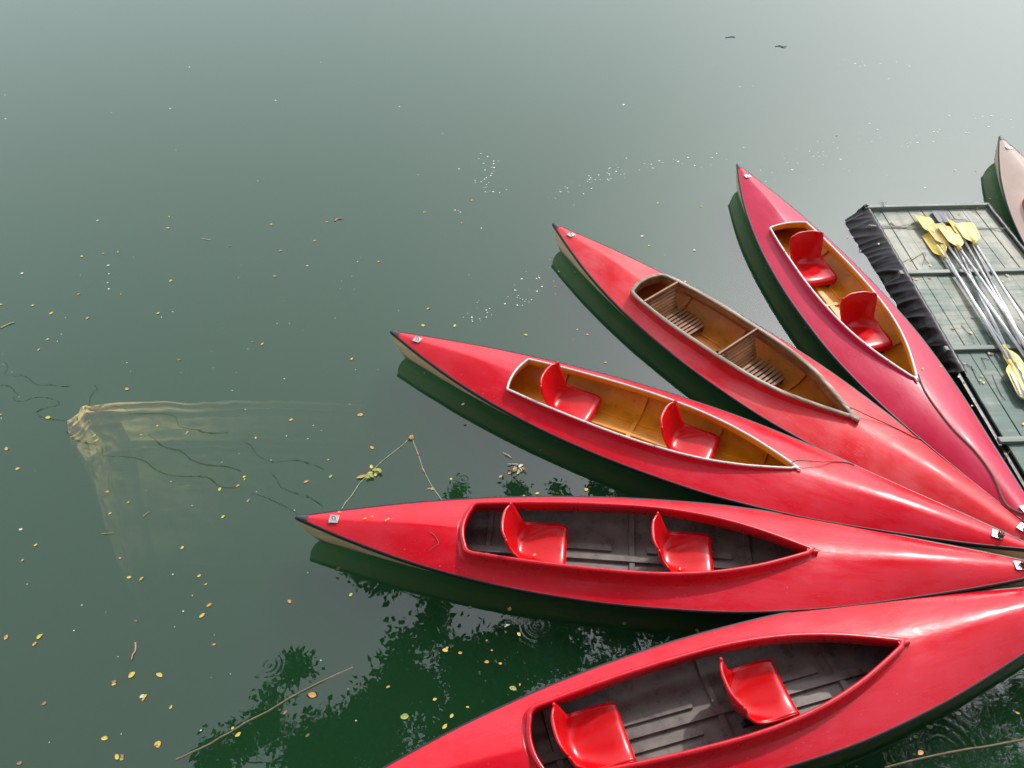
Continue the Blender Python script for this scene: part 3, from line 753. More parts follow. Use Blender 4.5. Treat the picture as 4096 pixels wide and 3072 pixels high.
leaves += sc((0, 1300), .5877, [(325, 98, 'y'), (265, 170, 'o'), (1785, 133, 'o'), (1220, 238, 'o'), (865, 438, 'o', 1.3), (328, 632, 'y', 1.4), (5, 612, 'o'), (45, 845, 'o', 1.3), (120, 980, 'y', 1.1), (645, 755, 'g', 1.2), (658, 787, 'g', 1.5), (1073, 688, 'y', .9), (962, 750, 'o', .8), (1742, 770, 'y'), (1982, 647, 'y', 1.2), (1497, 1120, 'y', 1.3), (1620, 1095, 'o', 1.2), (1663, 1035, 'y', 1.1), (1665, 1052, 'y', .9), (732, 1137, 'o', 1.2), (874, 1208, 'g', .9), (750, 1284, 'y'), (1519, 1307, 'y', 1.1), (2085, 1067, 'o', 1.5), (244, 1499, 'y', 1.1), (143, 1393, 'w', 1.1), (1691, 1198, 'p', 1.1), (1242, 1517, 'y', .9), (1718, 117, 'p', .7)])
leaves += sc((0, 2200), .5877, [(155, 72, 'o', .9), (819, 57, 'o', .9), (880, 188, 'y', 1.1), (964, 197, 'o', 1.3), (1357, 178, 'y', .9), (1402, 235, 'o', .9), (1312, 312, 'o', .7), (1425, 376, 'o', 1.4), (1376, 447, 'y', 1.6), (1971, 351, 'o', 1.3), (927, 482, 'b', 1.1), (1458, 645, 'o', .9), (43, 596, 'o', 1.4), (268, 592, 'y', 1.3), (284, 580, 'o', .8), (237, 641, 'o', 1.2), (898, 851, 'y', 1.6), (1088, 851, 'y', 1.7), (779, 897, 'p', 1.1), (776, 915, 'y', 1.1), (967, 997, 'w', 1.1), (985, 998, 'y', 1.2), (976, 1018, 'o', .9), (1165, 1071, 'y'), (714, 1283, 'y', 1.4), (1066, 1318, 'y', 1.2), (1085, 1318, 'y', 1.2), (1075, 1338, 'o', .9), (798, 1410, 'y', 1.3), (835, 1402, 'p', 1.), (830, 1424, 'g', 1.), (135, 1452, 'p', 1.1), (303, 1045, 'p', 1.1), (1585, 1214, 'y', .9), (1622, 1258, 'y', 1.3), (2127, 989, 'o', 1.8), (2095, 1262, 'd'), (1942, 1107, 'p')])
leaves += sc((1300, 1650), .4069, [(348, 25, 'o', 1.8), (462, 348, 'o', 1.4), (33, 467, 'o', .8), (56, 630, 'g', 1.2), (1240, 656, 'y', 1.), (1055, 752, 'g', 1.2), (1818, 592, 'o', 1.6), (1930, 567, 'p', 2.3), (1728, 632, 'o', 1.2), (2088, 796, 'y', 1.1), (1955, 822, 'g', .9), (1020, 752, 'p', .9)])
leaves += sc((1500, 2400), .678, [(795, 55, 'o', 1.1), (850, 203, 'y', 1.1), (415, 297, 'y', 1.4), (425, 284, 'y', .9), (503, 314, 'o', 1.), (660, 366, 'o', 1.2), (740, 376, 'y', .9), (78, 513, 'o', 1.1), (353, 587, 'y', 1.), (547, 633, 'y', .8), (453, 685, 'y', 1.2), (412, 748, 'y', 1.5), (815, 522, 'g', 1.5), (855, 500, 'o', .7), (176, 690, 'g', 1.7), (1470, 140, 'd', 1.3), (1900, 185, 'd', 1.3), (780, 148, 'w', .8), (660, 240, 'p', .6), (690, 298, 'o', .6)])
leaves += sc((1150, 1850), .5425, [(468, 977, 'y', 1.), (375, 782, 'b', 1.6), (1638, 1083, 'o', 1.), (2205, 203, 'y', 1.3), (1345, 1068, 'p', .8)])
leaves += sc((1700, 500), .5877, [(320, 514, 'y', .8), (1583, 534, 'g', .9), (1880, 556, 'y', .8), (1477, 758, 'w', 1.1), (1523, 824, 'y', .8), (1833, 854, 'w', 1.1), (1772, 1068, 'y', .9), (22, 1252, 'o', .9), (883, 1100, 'o', .7), (248, 668, 'o', .7), (5, 595, 'o', .7), (1068, 1054, 'b', 1.3)])
leaves += sc((0, 0), 1.8517, [(211, 477, 'w', .9), (366, 469, 'g', .9), (363, 493, 'o', 1.4), (586, 485, 'y', .9), (606, 542, 'p', 1.3), (594, 597, 'p', 1.3), (680, 521, 'o', .9), (664, 575, 'y', .9), (818, 566, 'o', .8), (342, 677, 'y', 1.1), (177, 554, 'y'), (255, 545, 'g'), (234, 574, 'w'), (189, 688, 'o', 1.1), (111, 677, 'y', 1.3), (71, 660, 'y'), (3, 658, 'y', 1.2), (48, 591, 'w'), (387, 778, 'b'), (760, 776, 'y'), (567, 743, 'y'), (497, 532, 'd'), (916, 459, 'o'), (706, 480, 'o', .8), (912, 703, 'y', 1.), (369, 607, 'y', 1.2), (380, 325, 'p', .7), (1347, 227, 'w', 1.4), (170, 636, 'p', .9), (262, 636, 'o', .8), (223, 548, 'o', .8), (1807, 293, 'b', .9), (1265, 1057, 'y', .9)])
leaves += sc((1500, 1250), .452, [(1335, 200, 'y', 1.2), (430, 118, 'y', 1.2), (706, 120, 'y', 1.2), (1790, 155, 'o', .8), (1880, 197, 'o', 1.), (2040, 445, 'o', .9), (376, 546, 'b', .9), (1462, 1221, 'd', .8)])
leaves += sc((2700, 2350), .631, [(1795, 800, 'g', 1.5), (1612, 887, 'd', 1.3), (1555, 1048, 'o', 1.5), (1525, 948, 'd', 1.), (2170, 797, 'o', .9), (1422, 872, 'b', 1.)])
leaves += sc((3350, 500), .482, [(85, 935, 'y', .8), (1262, 372, 'd', .9), (1263, 615, 'o', .9), (1407, 673, 'y', .7)])
def zone(px, py):
    """where a floating leaf lies, named by what is beside it"""
    if py < 1150 and px < 1700: return 'far left on open water'
    if px < 1250 and py < 1480: return 'above the rock ledge'
    if px < 1250 and py < 2080: return 'over or just under the rock ledge'
    if px < 1150 and py < 2650: return 'left of the lowest-left stern'
    if px < 1150: return 'near the bottom left corner'
    if px < 2300 and 1650 < py < 2060: return 'by the floating twine'
    if px < 2900 and py > 2150: return 'among the tree reflections'
    if px > 2900 and py > 2600: return 'in the bottom right ripples'
    if px < 2300 and py > 1150: return 'around the white-rimmed lower stern'
    return 'on grey water by the upper sterns'
rl = random.Random(3); cache = {}
for lf in leaves:
    px, py, c = lf[:3]; s = lf[3] if len(lf) > 3 else 1.
    p = at(px, py, 0); L = .027*s*(.9+.25*rl.random())*(1+.05*max(0, p.y-4)); 
    mb = leaf_mesh(c, L, L*rl.uniform(.5, .72), rl.uniform(-.4, 1.3) if rl.random() < .7 else rl.uniform(0, 6.28), rl, .003)
    o = mb.build('leaf', LM[c]); o.location = p
    zn = zone(px, py); big = 'large ' if s >= 1.5 else 'small '
    tag(o, f'{big}{LN[c]} leaf floating {zn}', 'leaf', f'{big}{LN[c]} leaves {zn}')
# leaves that fell on the canoes and the raft
def deck_leaf(pt, c, s, label, grp=None):
    L = .032*s; mb = leaf_mesh(c, L, L*.6, rl.uniform(0, 6.28), rl, .004); o = mb.build('leaf', LM[c]); o.location = pt; tag(o, label, 'leaf', grp)
for x, y, c, s in ((383, 367, 'o', .9), (573, 415, 'o', .9), (626, 399, 'y', .5), (742, 420, 'o', .9), (724, 430, 'o', .7)):
    deck_leaf(canoe_pt(PO[5], 1150+x*.5425, 1850+y*.5425, .002), c, s, f'small {LN[c]} leaf on the stern deck of the whole red canoe', f'small {LN[c]} leaves on that stern deck')
deck_leaf(canoe_pt(PO[2], 3350+513*.663, 1200+417*.663, .002), 'o', .9, 'small orange leaf on the crimson canoe beside the rope', None)
deck_leaf(canoe_pt(PO[2], 3350+622*.663, 1200+403*.663, .002), 'o', .8, 'small orange leaf at the crimson canoe\'s edge against the raft', None)
deck_leaf(at(1500+780*.452, 1250+815*.452, .125), 'p', .9, 'small pinkish brown leaf on the left seat of the white-rimmed lower canoe', None)
deck_leaf(at(1150+1822*.5425, 1850+682*.5425, .125), 'o', .9, 'small orange leaf on the left seat of the whole grey-inside canoe', None)
deck_leaf(at(2300+775*.5425, 1850+785*.5425, .125), 'o', .8, 'small orange leaf on the right seat of the whole grey-inside canoe', None)
for x, y, c, s in ((1160, 695, 'y', 1.), (770, 1168, 'y', 1.), (655, 1282, 'o', 1.), (1407, 1250, 'o', 1.2), (765, 1270, 'b', 1.), (628, 1274, 'o', .8), (1450, 1090, 'g', 1.), (1370, 1300, 'y', .8), (460, 1095, 'y', .9), (340, 990, 'y', .9), (1010, 742, 'b', .8), (725, 1208, 'b', .8), (865, 1195, 'b', 1.), (908, 1197, 'o', .9), (1250, 1215, 'b', 1.1), (1045, 1250, 'b', .9), (1220, 1530, 'b', .8), (1120, 1598, 'b', .8), (1500, 1610, 'o', .8)):
    deck_leaf(at(3350+x*.482, 500+y*.482, RZ+.004), c, s, f'small {LN[c]} leaf lying on the far half of the raft planks', f'small {LN[c]} leaves on the far raft half')
for x, y, c, s in ((805, 200, 'y', 1.2), (880, 500, 'y', .9), (930, 327, 'b', 1.1), (912, 323, 'o', 1.), (870, 462, 'o', .8), (1100, 828, 'p', 1.3), (810, 640, 'o', .7), (862, 487, 'y', .7), (880, 53, 'o', .6), (700, 172, 'b', .8), (780, 462, 'p', .7), (765, 385, 'p', .8), (1120, 750, 'y', 1.), (730, 465, 'w', .8), (825, 255, 'b', .7)):
    deck_leaf(at(3350+x*.663, 1200+y*.663, RZ+.004), c, s, f'small {LN[c]} leaf lying on the near half of the raft planks', f'small {LN[c]} leaves on the near raft half')
# twigs on the raft
M['twig'] = mat_simple('dry_twig', (.10, .06, .035), .8, .3, 50)
def twig(pts, r, name, label, z, grp=None, mat='twig', cat='twig'):
    P = spline([at(x, y, z+.002*i) for i, (x, y) in enumerate(pts)], 4); mb = MB(); mb.tube(P, [r*(1-.5*i/len(P)) for i in range(len(P))], 5)
    return tag(mb.build(name, M[mat]), label, cat, grp)
for pts in (((340, 30), (390, 80), (470, 150)), ((425, 70), (500, 110)), ((180, 60), (215, 75)), ((500, 190), (560, 165)), ((650, 190), (700, 215))):
    pass
tw = [((3450+110, 893), (3590, 905), (3640, 897)), ((3610, 1048), (3640, 1035), (3655, 1028)), ((3563, 888), (3580, 903), (3600, 912)), ((3660, 890), (3620, 912), (3590, 918)), ((3700, 960), (3720, 990), (3735, 1005)), ((3880, 835), (3900, 850), (3925, 856)), ((3690, 1010), (3702, 1040), (3710, 1052)), ((3640, 1045), (3700, 1010), (3690, 1060))]
for q in tw: twig(q, .0028, 'twig', 'thin dry twig lying on the far raft planks by the blades', RZ+.006, 'twigs on the far raft planks')
tw = [((3846, 1302), (3870, 1330), (3895, 1358)), ((3803, 1314), (3812, 1318), (3820, 1320)), ((3800, 1385), (3830, 1392), (3860, 1390)), ((3930, 1432), (3950, 1436), (3960, 1438)), ((3950, 1372), (3970, 1380), (3985, 1385)), ((4020, 1820), (4030, 1835), (4040, 1860)), ((3990, 1860), (4010, 1845), (4045, 1795)), ((3865, 1455), (3890, 1475), (3905, 1490)), ((3925, 1430), (3935, 1450), (3945, 1475))]
for q in tw: twig(q, .003, 'twig', 'thin dry twig lying on the near raft planks by the shafts', RZ+.006, 'twigs on the near raft planks')
# cracks worn in the planks, laid in as thin dark tubes
for q in (((3885, 1465), (3900, 1500), (3922, 1538)), ((3968, 1500), (3985, 1540), (4005, 1580), (4022, 1600))):
    twig(q, .0035, 'twig', 'long dark crack worn in a raft plank', RZ+.001, 'cracks in the raft planks', 'black')

# foam flecks: far too many to count
fm = MB(); rf = random.Random(11)
def fleck(px, py, s):
    p = at(px, py, .004); r = .0070*s*(1+.05*max(0, p.y-4)); n = 7; ph = rf.random()*6; el = rf.uniform(.6, 1)
    ring_ = [(p.x+math.cos(ph+2*math.pi*i/n)*r*rf.uniform(.7, 1.2), p.y+math.sin(ph+2*math.pi*i/n)*r*el*rf.uniform(.7, 1.2), .003) for i in range(n)]
    fm.add(ring_+[(p.x, p.y, .003+r*.45)], [(i, (i+1) % n, n) for i in range(n)])
known = [(1950, 626), (1975, 644), (1975, 655), (1992, 644), (1835, 675), (1940, 680), (1975, 670), (1945, 710), (1924, 726), (1941, 767), (1972, 766), (1820, 840), (1841, 848), (1925, 912), (2505, 632), (2473, 671), (2437, 675), (2465, 685), (2557, 680), (2437, 700), (2395, 700), (2358, 718), (2350, 726), (2436, 720), (2269, 752), (2240, 766), (2605, 657), (2652, 650), (2712, 647), (2715, 644), (2752, 629), (2866, 614), (2975, 590), (2334, 775), (1597, 425), (680, 433), (445, 450), (22, 475), (20, 380), (1102, 401), (758, 268), (435, 1095), (430, 1130), (434, 1155), (690, 1247), (3357, 261), (3420, 254), (3585, 248), (3520, 255), (3010, 345), (2960, 348), (3554, 316), (2200, 1040), (2198, 1070), (2060, 1160), (2020, 1215), (2070, 1220), (1945, 1268), (2235, 1085), (3670, 570), (3750, 528), (3735, 527), (3930, 465), (3905, 684), (3820, 680), (3700, 750), (3550, 660), (3040, 680), (3065, 750)]
for a in known: fleck(a[0], a[1], rf.uniform(.9, 1.5))
def band(x0, y0, x1, y1, spread, n):
    for _ in range(n):
        t = rf.random(); fleck(x0+(x1-x0)*t+rf.gauss(0, spread), y0+(y1-y0)*t+rf.gauss(0, spread*.6), rf.uniform(.3, 1.) if rf.random() < .8 else 1.3)
band(2200, 780, 2620, 640, 28, 34); band(2600, 655, 3300, 600, 34, 30); band(3300, 600, 4096, 450, 55, 45); band(1920, 620, 1960, 780, 26, 22)
band(1850, 1280, 2250, 1080, 42, 34); band(2080, 1200, 2230, 1130, 26, 10); band(2950, 740, 3350, 640, 60, 25); band(3350, 250, 3650, 260, 30, 16)
for _ in range(110): fleck(rf.uniform(0, 4096), rf.uniform(150, 1500)**1.0, rf.uniform(.3, .8))
for _ in range(60): fleck(rf.uniform(0, 1500), rf.uniform(1000, 3000), rf.uniform(.3, .9))
M['foam'] = mat_simple('foam', (.80, .80, .78), .5, .05, 20)
tag(fm.build('foam_flecks', M['foam']), 'white foam flecks strewn over the water surface', 'foam', kind='stuff')

# floating sticks, twine and litter
def stick(pts, r, label, mat, name='stick', cat='stick', z=.004, grp=None): return twig(pts, r, name, label, z, grp, mat, cat)
M['pinkstick'] = mat_simple('pink_brown_stick', (.42, .22, .17), .7, .25, 40); M['pale_stick'] = mat_simple('pale_stick', (.55, .5, .42), .7, .2, 40)
M['twine'] = mat_simple('pale_twine', (.40, .40, .25), .8, .35, 30); M['pinktape'] = mat_simple('faded_pink_tape', (.50, .20, .17), .6, .2, 30)
stick(((2903, 150), (2922, 146), (2940, 147)), .009, 'pinkish stick floating near the top of the picture', 'pinkstick')
stick(((1338, 885), (1350, 876), (1366, 873)), .010, 'orange-pink stick floating up left of the wooden-seated canoe', 'pinkstick')
stick(((541, 2570), (541, 2600), (530, 2620), (526, 2640)), .007, 'jointed pink stick floating left of the bottom reflections', 'pinkstick')
stick(((3103, 186), (3118, 182), (3130, 187), (3148, 185)), .008, 'black and white stick floating under the top edge', 'cap')
stick(((3120, 185), (3135, 187), (3147, 186)), .006, 'white end of a floating stick under the top edge', 'pale_stick')
stick(((0, 1313), (30, 1298), (55, 1288)), .008, 'yellowish stick floating at the left edge above the rock ledge', 'twine')
stick(((572, 2068), (585, 2055), (595, 2047)), .004, 'thin pinkish stick floating below the rock ledge', 'pinkstick')
stick(((405, 2136), (430, 2134), (452, 2131)), .004, 'faint pale stick floating low left of the whole canoe', 'pinkstick')
stick(((742, 1737), (750, 1728), (752, 1725)), .005, 'short pale stick floating over the rock ledge', 'pale_stick')
stick(((806, 955), (830, 958), (842, 960)), .004, 'thin pale straw floating above the rock ledge', 'pale_stick')
stick(((2018, 2508), (2030, 2502), (2040, 2498)), .004, 'short white straw floating among tree reflections', 'white_trim')
tp = sc((1300, 1650), .4069, [(162, 952), (205, 880), (262, 815), (330, 710), (380, 655), (480, 560), (560, 480), (700, 370), (780, 305), (845, 245), (872, 300), (905, 385), (935, 470), (960, 550), (1010, 650), (1050, 722), (1100, 795), (1152, 868)])
o = MB(); o.tube(spline([at(x, y, .004) for x, y in tp], 4), .0028, 5); tw_ = tag(o.build('twine', M['twine']), 'thin pale twine floating in a peaked triangle behind the whole canoe', 'twine')
for a, b in ((11, 12), (13, 14)):
    q = MB(); A = at(*tp[a], .006); B = at(*tp[b], .006); q.tube([A, A.lerp(B, .45)], .0062, 5); q.build('pink_tape', M['pinktape'], tw_)
q = MB(); c = at(*tp[9], .012)
for j in range(3): q.tube([c+Vector((.016*math.cos(t+j), .020*math.sin(t), .010*math.sin(2*t+j))) for t in [i*math.pi/4 for i in range(9)]], .006, 5)
q.build('knot', LM['o'], tw_)
# leafy sprig caught on the twine
root = empty('leaf_sprig', at(1475, 1897, 0), .2, 'lobed yellow-green sprig with a brown bract caught on the twine', 'sprig')
for i in range(11):
    a = rl.uniform(-.6, 1.2)+(.0 if i < 7 else -1.2); c = Vector((.03+.11*rl.random(), rl.uniform(-.045, .05), .004+.002*i)); mb = leaf_mesh('g', .042, .026, a, rl, .004); mb.v = [(x+c.x-.04, y+c.y, z+c.z) for x, y, z in mb.v]; mb.build('leaflet', LM['g' if i % 3 else 'y'], root)
mb = leaf_mesh('o', .085, .030, .1, rl, .006); mb.v = [(x-.055, y-.02, z+.004) for x, y, z in mb.v]; mb.build('bract', LM['o'], root)
# litter of twigs and petals
root = empty('twig_cluster', at(2062, 1870, 0), 0, 'dark tangle of twigs and bits floating between the two lower sterns', 'twigs')
for i in range(7):
    a = Vector((rl.uniform(-.04, .05), rl.uniform(-.12, .10), .006)); b = a+Vector((rl.uniform(-.07, .07), rl.uniform(-.06, .06), .006)); mb = MB(); mb.tube([a, (a+b)/2+Vector((.008, 0, .004)), b], .0042, 5); mb.build('twig', M['twig'] if i % 2 else M['pale_stick'], root)
for i, c in enumerate('gogbw'):
    mb = leaf_mesh(c, .045, .022, rl.uniform(0, 6), rl, .006); q = (rl.uniform(-.02, .05), rl.uniform(-.06, .07)); mb.v = [(x+q[0], y+q[1], z) for x, y, z in mb.v]; mb.build('petal', LM[c], root)
# half sunken ropes
rp = sc((0, 2200), .5877, [(1195, 1428), (1240, 1410), (1300, 1380), (1420, 1325), (1500, 1275), (1560, 1245), (1680, 1170), (1820, 1100), (1950, 1020), (2080, 950), (2190, 895), (2260, 862), (2400, 800)])
P = spline([at(x, y, .004 if 4 < i < 11 else .0005-.004*(i > 9)) for i, (x, y) in enumerate(rp)], 6)
tag(rope_mb(P, .0058, 40).build('rope', M['rope']), 'long brown rope floating aslant toward the nearest canoe', 'rope')
P = spline([at(x, y, z) for x, y, z in ((3540, 3072, -.01), (3600, 3055, .0), (3700, 3030, .002), (3850, 3000, .003), (3950, 2985, .003), (4040, 2968, .004), (4140, 2950, .004))], 6)
tag(rope_mb(P, .006, 36).build('rope', M['rope']), 'brown rope in the rippled water at the bottom right corner', 'rope')

# ------------------------------------------------------------------ bank, trees overhead
k = NT('embankment_stone'); v = k.co(); k.set(Base_Color=k.ramp(k.noise(v, 2.4, 6, .65), [(.3, (.10, .10, .085)), (.7, (.24, .23, .20))]), Roughness=.9, Normal=k.bump(k.noise(v, 9., 5), .6, .03))
M['stone'] = k.m
mb = MB()
for i in range(40):
    for j in range(8):
        x = -20+i+.5*(j % 2)+rnd.uniform(-.03, .03); mb.box((x, -.62+rnd.uniform(-.02, .02), -.6+j*.5), (.97, .3, .47), Matrix.Rotation(rnd.uniform(-.01, .01), 3, 'Y'))
mb.box((0, -.66, 3.36), (41, .5, .16))
bevel(mb.build('embankment_wall', M['stone'], None, False), .02, 1); tag(bpy.data.objects['embankment_wall'], 'weathered stone embankment wall under the viewer', 'wall')
k = NT('bank_grass'); v = k.co(); k.set(Base_Color=k.ramp(k.noise(v, 3., 6, .7), [(.3, (.05, .07, .02)), (.7, (.13, .12, .06))]), Roughness=.95); M['grass'] = k.m
rows = [[(x, y, 3.33+.12*mnoise.noise((x*.2, y*.2, 0))*(1 if y < -1 else 0)) for x in range(-60, 61, 3)] for y in (-.8, -1.5, -3, -6, -12, -25, -60)]
mb = MB(); mb.grid(rows[::-1]); tag(mb.build('bank_ground', M['grass']), kind='structure')

k = NT('tree_leaves'); oi = k.n('ShaderNodeNewGeometry'); f = k.noise(k.co(), 1.1, 3, .6)
col = k.ramp(oi.outputs['Random Per Island'], [(0., (.022, .045, .012)), (.6, (.045, .085, .018)), (1., (.085, .11, .03))])
k.set(Base_Color=col, Roughness=.5); k.b.inputs['Transmission Weight'].default_value = 0
M['treeleaf'] = k.m
k = NT('tree_bark'); v = k.co(); g = k.noise(k.co((8, 8, 1.5)), 1.5, 6, .7); k.set(Base_Color=k.ramp(g, [(.3, (.05, .035, .025)), (.7, (.17, .13, .10))]), Roughness=.9, Normal=k.bump(g, .7, .02)); M['bark'] = k.m
def limb(mb, a, b, r0, r1, wob=.25, n=7):
    a = Vector(a); b = Vector(b); L = (b-a).length; P = []
    for i in range(n+1):
        t = i/n; e = math.sin(t*math.pi)*wob*.35
        P.append(a.lerp(b, t)+Vector((mnoise.noise((a.x+t*3, b.y, 1))*e*L*.4, mnoise.noise((a.y+t*3, b.x, 2))*e*L*.4, .10*L*math.sin(t*math.pi)*.6)))
    mb.tube(P, [r0+(r1-r0)*i/n for i in range(n+1)], 7, caps=False); return P
def tree(base, fork, clumps, trunk_r, label, leaf, seed, grp):
    """clumps: (x, y, z, radius, leaves); every clump hangs from its own limb"""
    rt = random.Random(seed); root = empty('tree', base, 0, label, 'tree', grp); B = Vector(base); Fk = Vector(fork)-B
    tb = MB(); tb.tube(spline([(0, 0, -.2), (Fk.x*.15, Fk.y*.10, Fk.z*.35), (Fk.x*.55, Fk.y*.5, Fk.z*.72), Fk], 5), [trunk_r*(1-.03*i) for i in range(16)], 12)
    lb = MB(); lv = []; lf = []
    nodes = [(Fk, trunk_r*.5)]
    for (x, y, z, r, n) in sorted(clumps, key=lambda c: (Vector(c[:3])-Vector(fork)).length):
        c = Vector((x, y, z))-B
        j = min(range(len(nodes)), key=lambda q: (nodes[q][0]-c).length+.25*(nodes[q][0]-Fk).length)
        s, sr = nodes[j]; rr = max(.022, min(sr*.7, .035+.012*(c-s).length)); P = limb(lb, s, c, rr, rr*.45)
        nodes += [(P[3], rr*.8), (P[5], rr*.7), (c, rr*.5)]
        tips = []
        for _ in range(max(4, int(r*9))):
            d = Vector((rt.gauss(0, 1), rt.gauss(0, 1), rt.gauss(0, .75))).normalized()*r*rt.uniform(.45, 1.05); e = c+d; q = limb(lb, c, e, rr*.3, .006, .5, 4); tips += [q[-1], q[-2], q[2]]
        for _ in range(n):
            tpt = rt.choice(tips); p = tpt+Vector((rt.gauss(0, 1), rt.gauss(0, 1), rt.gauss(0, 1)))*(.10+.13*r)
            L = leaf*rt.uniform(.6, 1.25); a = Vector((rt.gauss(0, 1), rt.gauss(0, 1), rt.gauss(0, .5))).normalized(); b = a.orthogonal().normalized()
            b = (Matrix.Rotation(rt.uniform(0, 6.28), 3, a) @ b)*L*.27; i0 = len(lv)
            lv += [p, p+a*L*.35+b, p+a*L, p+a*L*.35-b]; lf.append((i0, i0+1, i0+2, i0+3))
    tb.build('trunk', M['bark'], root); lb.build('limbs', M['bark'], root); mesh('crown', lv, lf, M['treeleaf'], root, smooth=False)
    return root, nodes
def over(px, py, z):
    """point at height z whose mirror image in the water is seen at this pixel"""
    p = at(px, py, -z); return p.x, p.y, z
rc = random.Random(5)
def cl(px, py, rpx, z, dens=1.):
    x, y, z = over(px, py, z); dist = Vector((x, y, z+5)).length; r = rpx*dist/F
    return (x, y, z, r, int(1500*dens*min(3.2, r*r*1.9+.25)))
A = [cl(c[0], c[1], c[2]*.9, c[3], (c[4] if len(c) > 4 else 1.)*.62) for c in [(1190, 2690, 75, 10.5, .9), (1085, 2850, 90, 10.), (960, 2950, 60, 9.8, .8), (880, 3030, 80, 9.6, .8), (1290, 2960, 140, 10., 1.1), (1240, 3060, 120, 9.8), (1400, 2860, 90, 10.4),
     (1620, 2600, 110, 11.), (1750, 2500, 80, 11.2), (1480, 2320, 75, 11.4, .8), (1560, 2340, 40, 11.4, .7), (1900, 2700, 130, 10.6), (1600, 2800, 140, 10.5, 1.1), (1780, 2900, 140, 10.2, 1.1), (1560, 3020, 150, 10., 1.1), (2000, 2560, 110, 11.), (1720, 2420, 70, 11.3, .8), (1420, 2290, 35, 11.4, .6),
     (2100, 2650, 120, 10.8), (1960, 2860, 130, 10.3), (1650, 2700, 100, 10.8), (2060, 3050, 130, 9.8), (1840, 2600, 90, 10.9, 1.2), (1700, 2780, 90, 10.6, 1.2), (1850, 2780, 100, 10.5, 1.2), (1500, 2900, 110, 10.2, 1.2), (1350, 3040, 110, 9.8, 1.2), (2000, 2720, 90, 10.7, 1.2)]]
tree((-1.5, -4.6, 3.3), (-1.6, .3, 8.2), A, .30, 'leafy bank tree whose left crown hangs over the water', .15, 1, 'trees on the bank')
Bc = [cl(*c) for c in [(2250, 2600, 110, 11., .9), (2310, 2470, 75, 11.4, .8), (2500, 2540, 90, 11.2, .8), (2200, 2490, 60, 11.4, .7), (2640, 2500, 70, 11.4, .7), (2760, 2560, 80, 11.), (2420, 2700, 100, 10.6), (1835, 1985, 32, 12.5, .45), (2060, 1965, 40, 12.7, .5), (2240, 1975, 25, 12.6, .35), (2415, 1955, 45, 12.8, .5), (2500, 2000, 50, 12.6, .5), (2300, 2150, 90, 12.), (2600, 2200, 100, 12., .8), (2050, 2400, 60, 11.6, .5)]]
tree((2.2, -4.2, 3.3), (1.4, 1.2, 8.8), Bc, .32, 'tall bank tree reaching straight out over the canoes', .15, 2, 'trees on the bank')
Cc = [cl(c[0], c[1], c[2]*.9, c[3], (c[4] if len(c) > 4 else 1.)*.5) for c in [(3500, 2990, 110, 9.6, 1.2), (3700, 2860, 120, 10., 1.2), (3900, 2960, 130, 9.6, 1.4), (3620, 3080, 120, 9.4, 1.2), (4050, 2800, 120, 10., 1.), (3780, 2960, 90, 9.8, 1.3), (3980, 2860, 90, 9.8, 1.2), (3600, 2930, 80, 9.8, 1.2), (4180, 2950, 150, 9.6, .8), (3850, 3150, 150, 9.2), (4100, 3120, 130, 9.2), (3300, 3100, 120, 9.6), (4300, 2750, 140, 10.)]]
tree((5.6, -3.4, 3.3), (4.9, .8, 7.6), Cc, .30, 'bank tree on the right with a ragged crown over the ripples', .10, 3, 'trees on the bank')
qq = random.Random(9); D = []
for _ in range(64):
    D.append((qq.uniform(-4.2, 7.), qq.uniform(-3., 4.2), qq.uniform(10.2, 12.8), qq.uniform(.9, 1.4), 620))
for _ in range(16):
    D.append((qq.uniform(1.2, 7.), qq.uniform(4., 7.), qq.uniform(10.2, 12.), qq.uniform(.8, 1.2), 520))
tree((3.9, -5.6, 3.3), (3.2, -1.5, 9.), D, .40, 'broadest bank tree, its dense crown spread right above the viewer', .21, 12, 'trees on the bank')
# crowns behind and above the viewer: what the varnished decks and the near water mirror
for i, (bx, by, sd_, lab) in enumerate(((-6.5, -7.5, 4, 'broad tree at the back left of the bank'), (0.5, -9., 5, 'broad tree at the back middle of the bank'), (7.5, -8., 6, 'broad tree at the back right of the bank'))):
    q = random.Random(sd_); D = []
    for _ in range(26):
        a = q.uniform(0, 6.28); rr = q.uniform(0, 4.6); D.append((bx+rr*math.cos(a), min(by+rr*math.sin(a)*1.1+1.5, -1.2+q.uniform(-1.5, 0)), q.uniform(7.5, 13.5), q.uniform(.9, 1.7), 900))
    tree((bx, by, 3.3), (bx+.3, by+1.2, 8.), D, .36, lab, .24, sd_, 'trees on the bank')
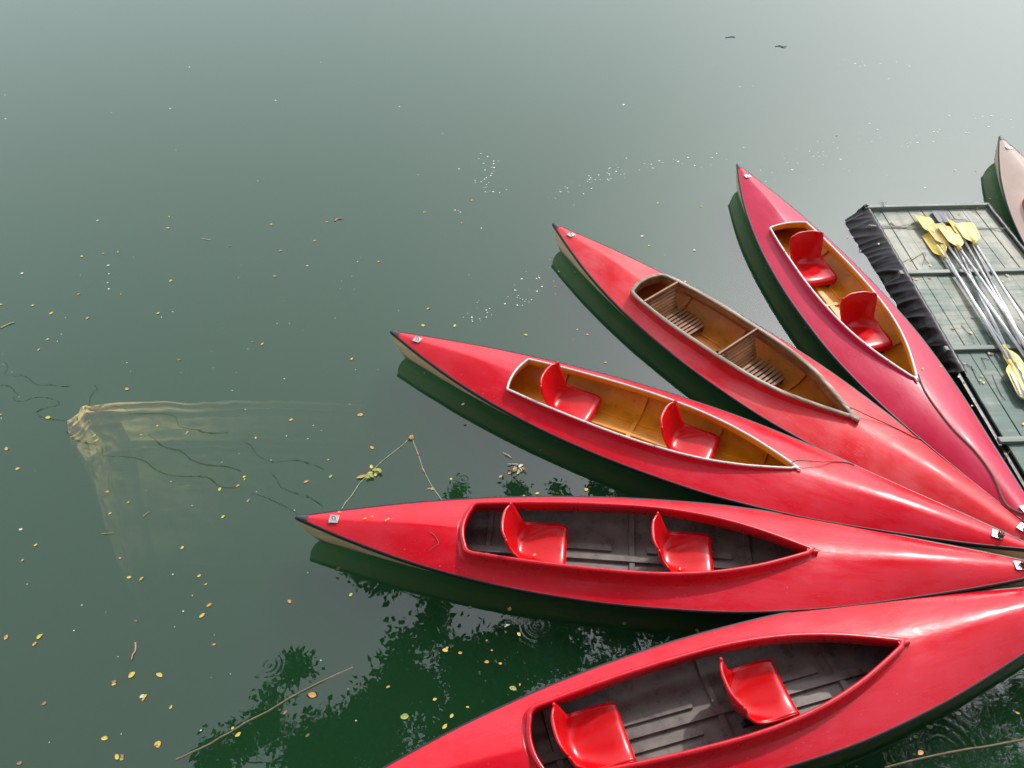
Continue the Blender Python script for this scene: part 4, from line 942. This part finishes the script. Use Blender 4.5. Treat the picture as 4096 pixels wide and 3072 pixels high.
# thin bare vines strung from the left crown, seen as dark squiggles in the water
V2 = [[(20, 260), (50, 300), (25, 350), (100, 350), (180, 355), (215, 380), (270, 400), (350, 410), (430, 430), (500, 425)],
      [(0, 410), (60, 412), (90, 430), (125, 470), (90, 490), (100, 515), (160, 522), (260, 490), (370, 500), (410, 545), (340, 570), (255, 600), (300, 630), (440, 645)],
      [(640, 410), (662, 440), (615, 490), (610, 580)],
      [(750, 540), (840, 560), (870, 590), (890, 610), (1000, 607), (1100, 605), (1170, 618), (1205, 650), (1215, 690), (1250, 720), (1400, 732), (1550, 735)],
      [(455, 730), (500, 770), (560, 790), (690, 810), (700, 865), (750, 880), (900, 900), (1050, 960), (1150, 1000), (1250, 1015), (1400, 1025), (1460, 1060), (1500, 1105), (1600, 1110)],
      [(1010, 770), (1150, 830), (1230, 855), (1290, 905), (1400, 940), (1540, 960), (1640, 1000)],
      [(1640, 790), (1710, 820), (1755, 885), (1830, 925), (1885, 930), (2020, 915), (2120, 940), (2212, 975)],
      [(1840, 1010), (1885, 1050), (1930, 1120), (2100, 1170), (2200, 1210)], [(1710, 1150), (1850, 1190), (1950, 1220), (2040, 1275)]]
for i, L in enumerate(V2):
    q = sc((0, 1300), .5877, L); P = spline([Vector(over(x, y, 13.+.25*math.sin(j))) for j, (x, y) in enumerate(q)], 4)
    mb = MB(); mb.tube(P, .013 if i in (3, 4, 5) else .009, 5); tag(mb.build('vine', M['bark']), 'thin bare vine mirrored as a dark squiggle over the rock ledge', 'vine', 'bare vines over the left water')

# give each of a few look-alikes its own place in its group
from collections import defaultdict
bpy.context.view_layer.update()
dup = defaultdict(list)
for o in S.objects:
    if o.parent is None and 'label' in o: dup[o['label']].append(o)
ORD = ['leftmost', 'second', 'third', 'fourth', 'fifth', 'sixth', 'seventh', 'eighth', 'ninth', 'tenth', 'eleventh', 'twelfth', 'thirteenth', 'fourteenth', 'fifteenth']
def px_of(o):
    p = o.location if o.location.length > 0 else o.matrix_world @ Vector(o.bound_box[0])
    v = np.array([p.x, p.y, p.z-H]) @ RM; return v[0]/-v[2]
for lab, L in dup.items():
    if 1 < len(L) <= 15:
        for i, o in enumerate(sorted(L, key=px_of)):
            big_ = f'{lab}, {"leftmost of them" if i == 0 else ("rightmost of them" if i == len(L)-1 else ORD[i]+" from the left")}'
            o['label'] = big_ if len(big_.split()) <= 16 else big_.replace('just ', '').replace(' of them', '').replace('floating ', '')

for o in S.objects:
    if o.parent is None and 'label' in o and len(o['label'].replace('-', ' ').split()) > 16: o['label'] = o['label'].replace('floating ', '').replace('large ', 'big ').replace('lying ', '')
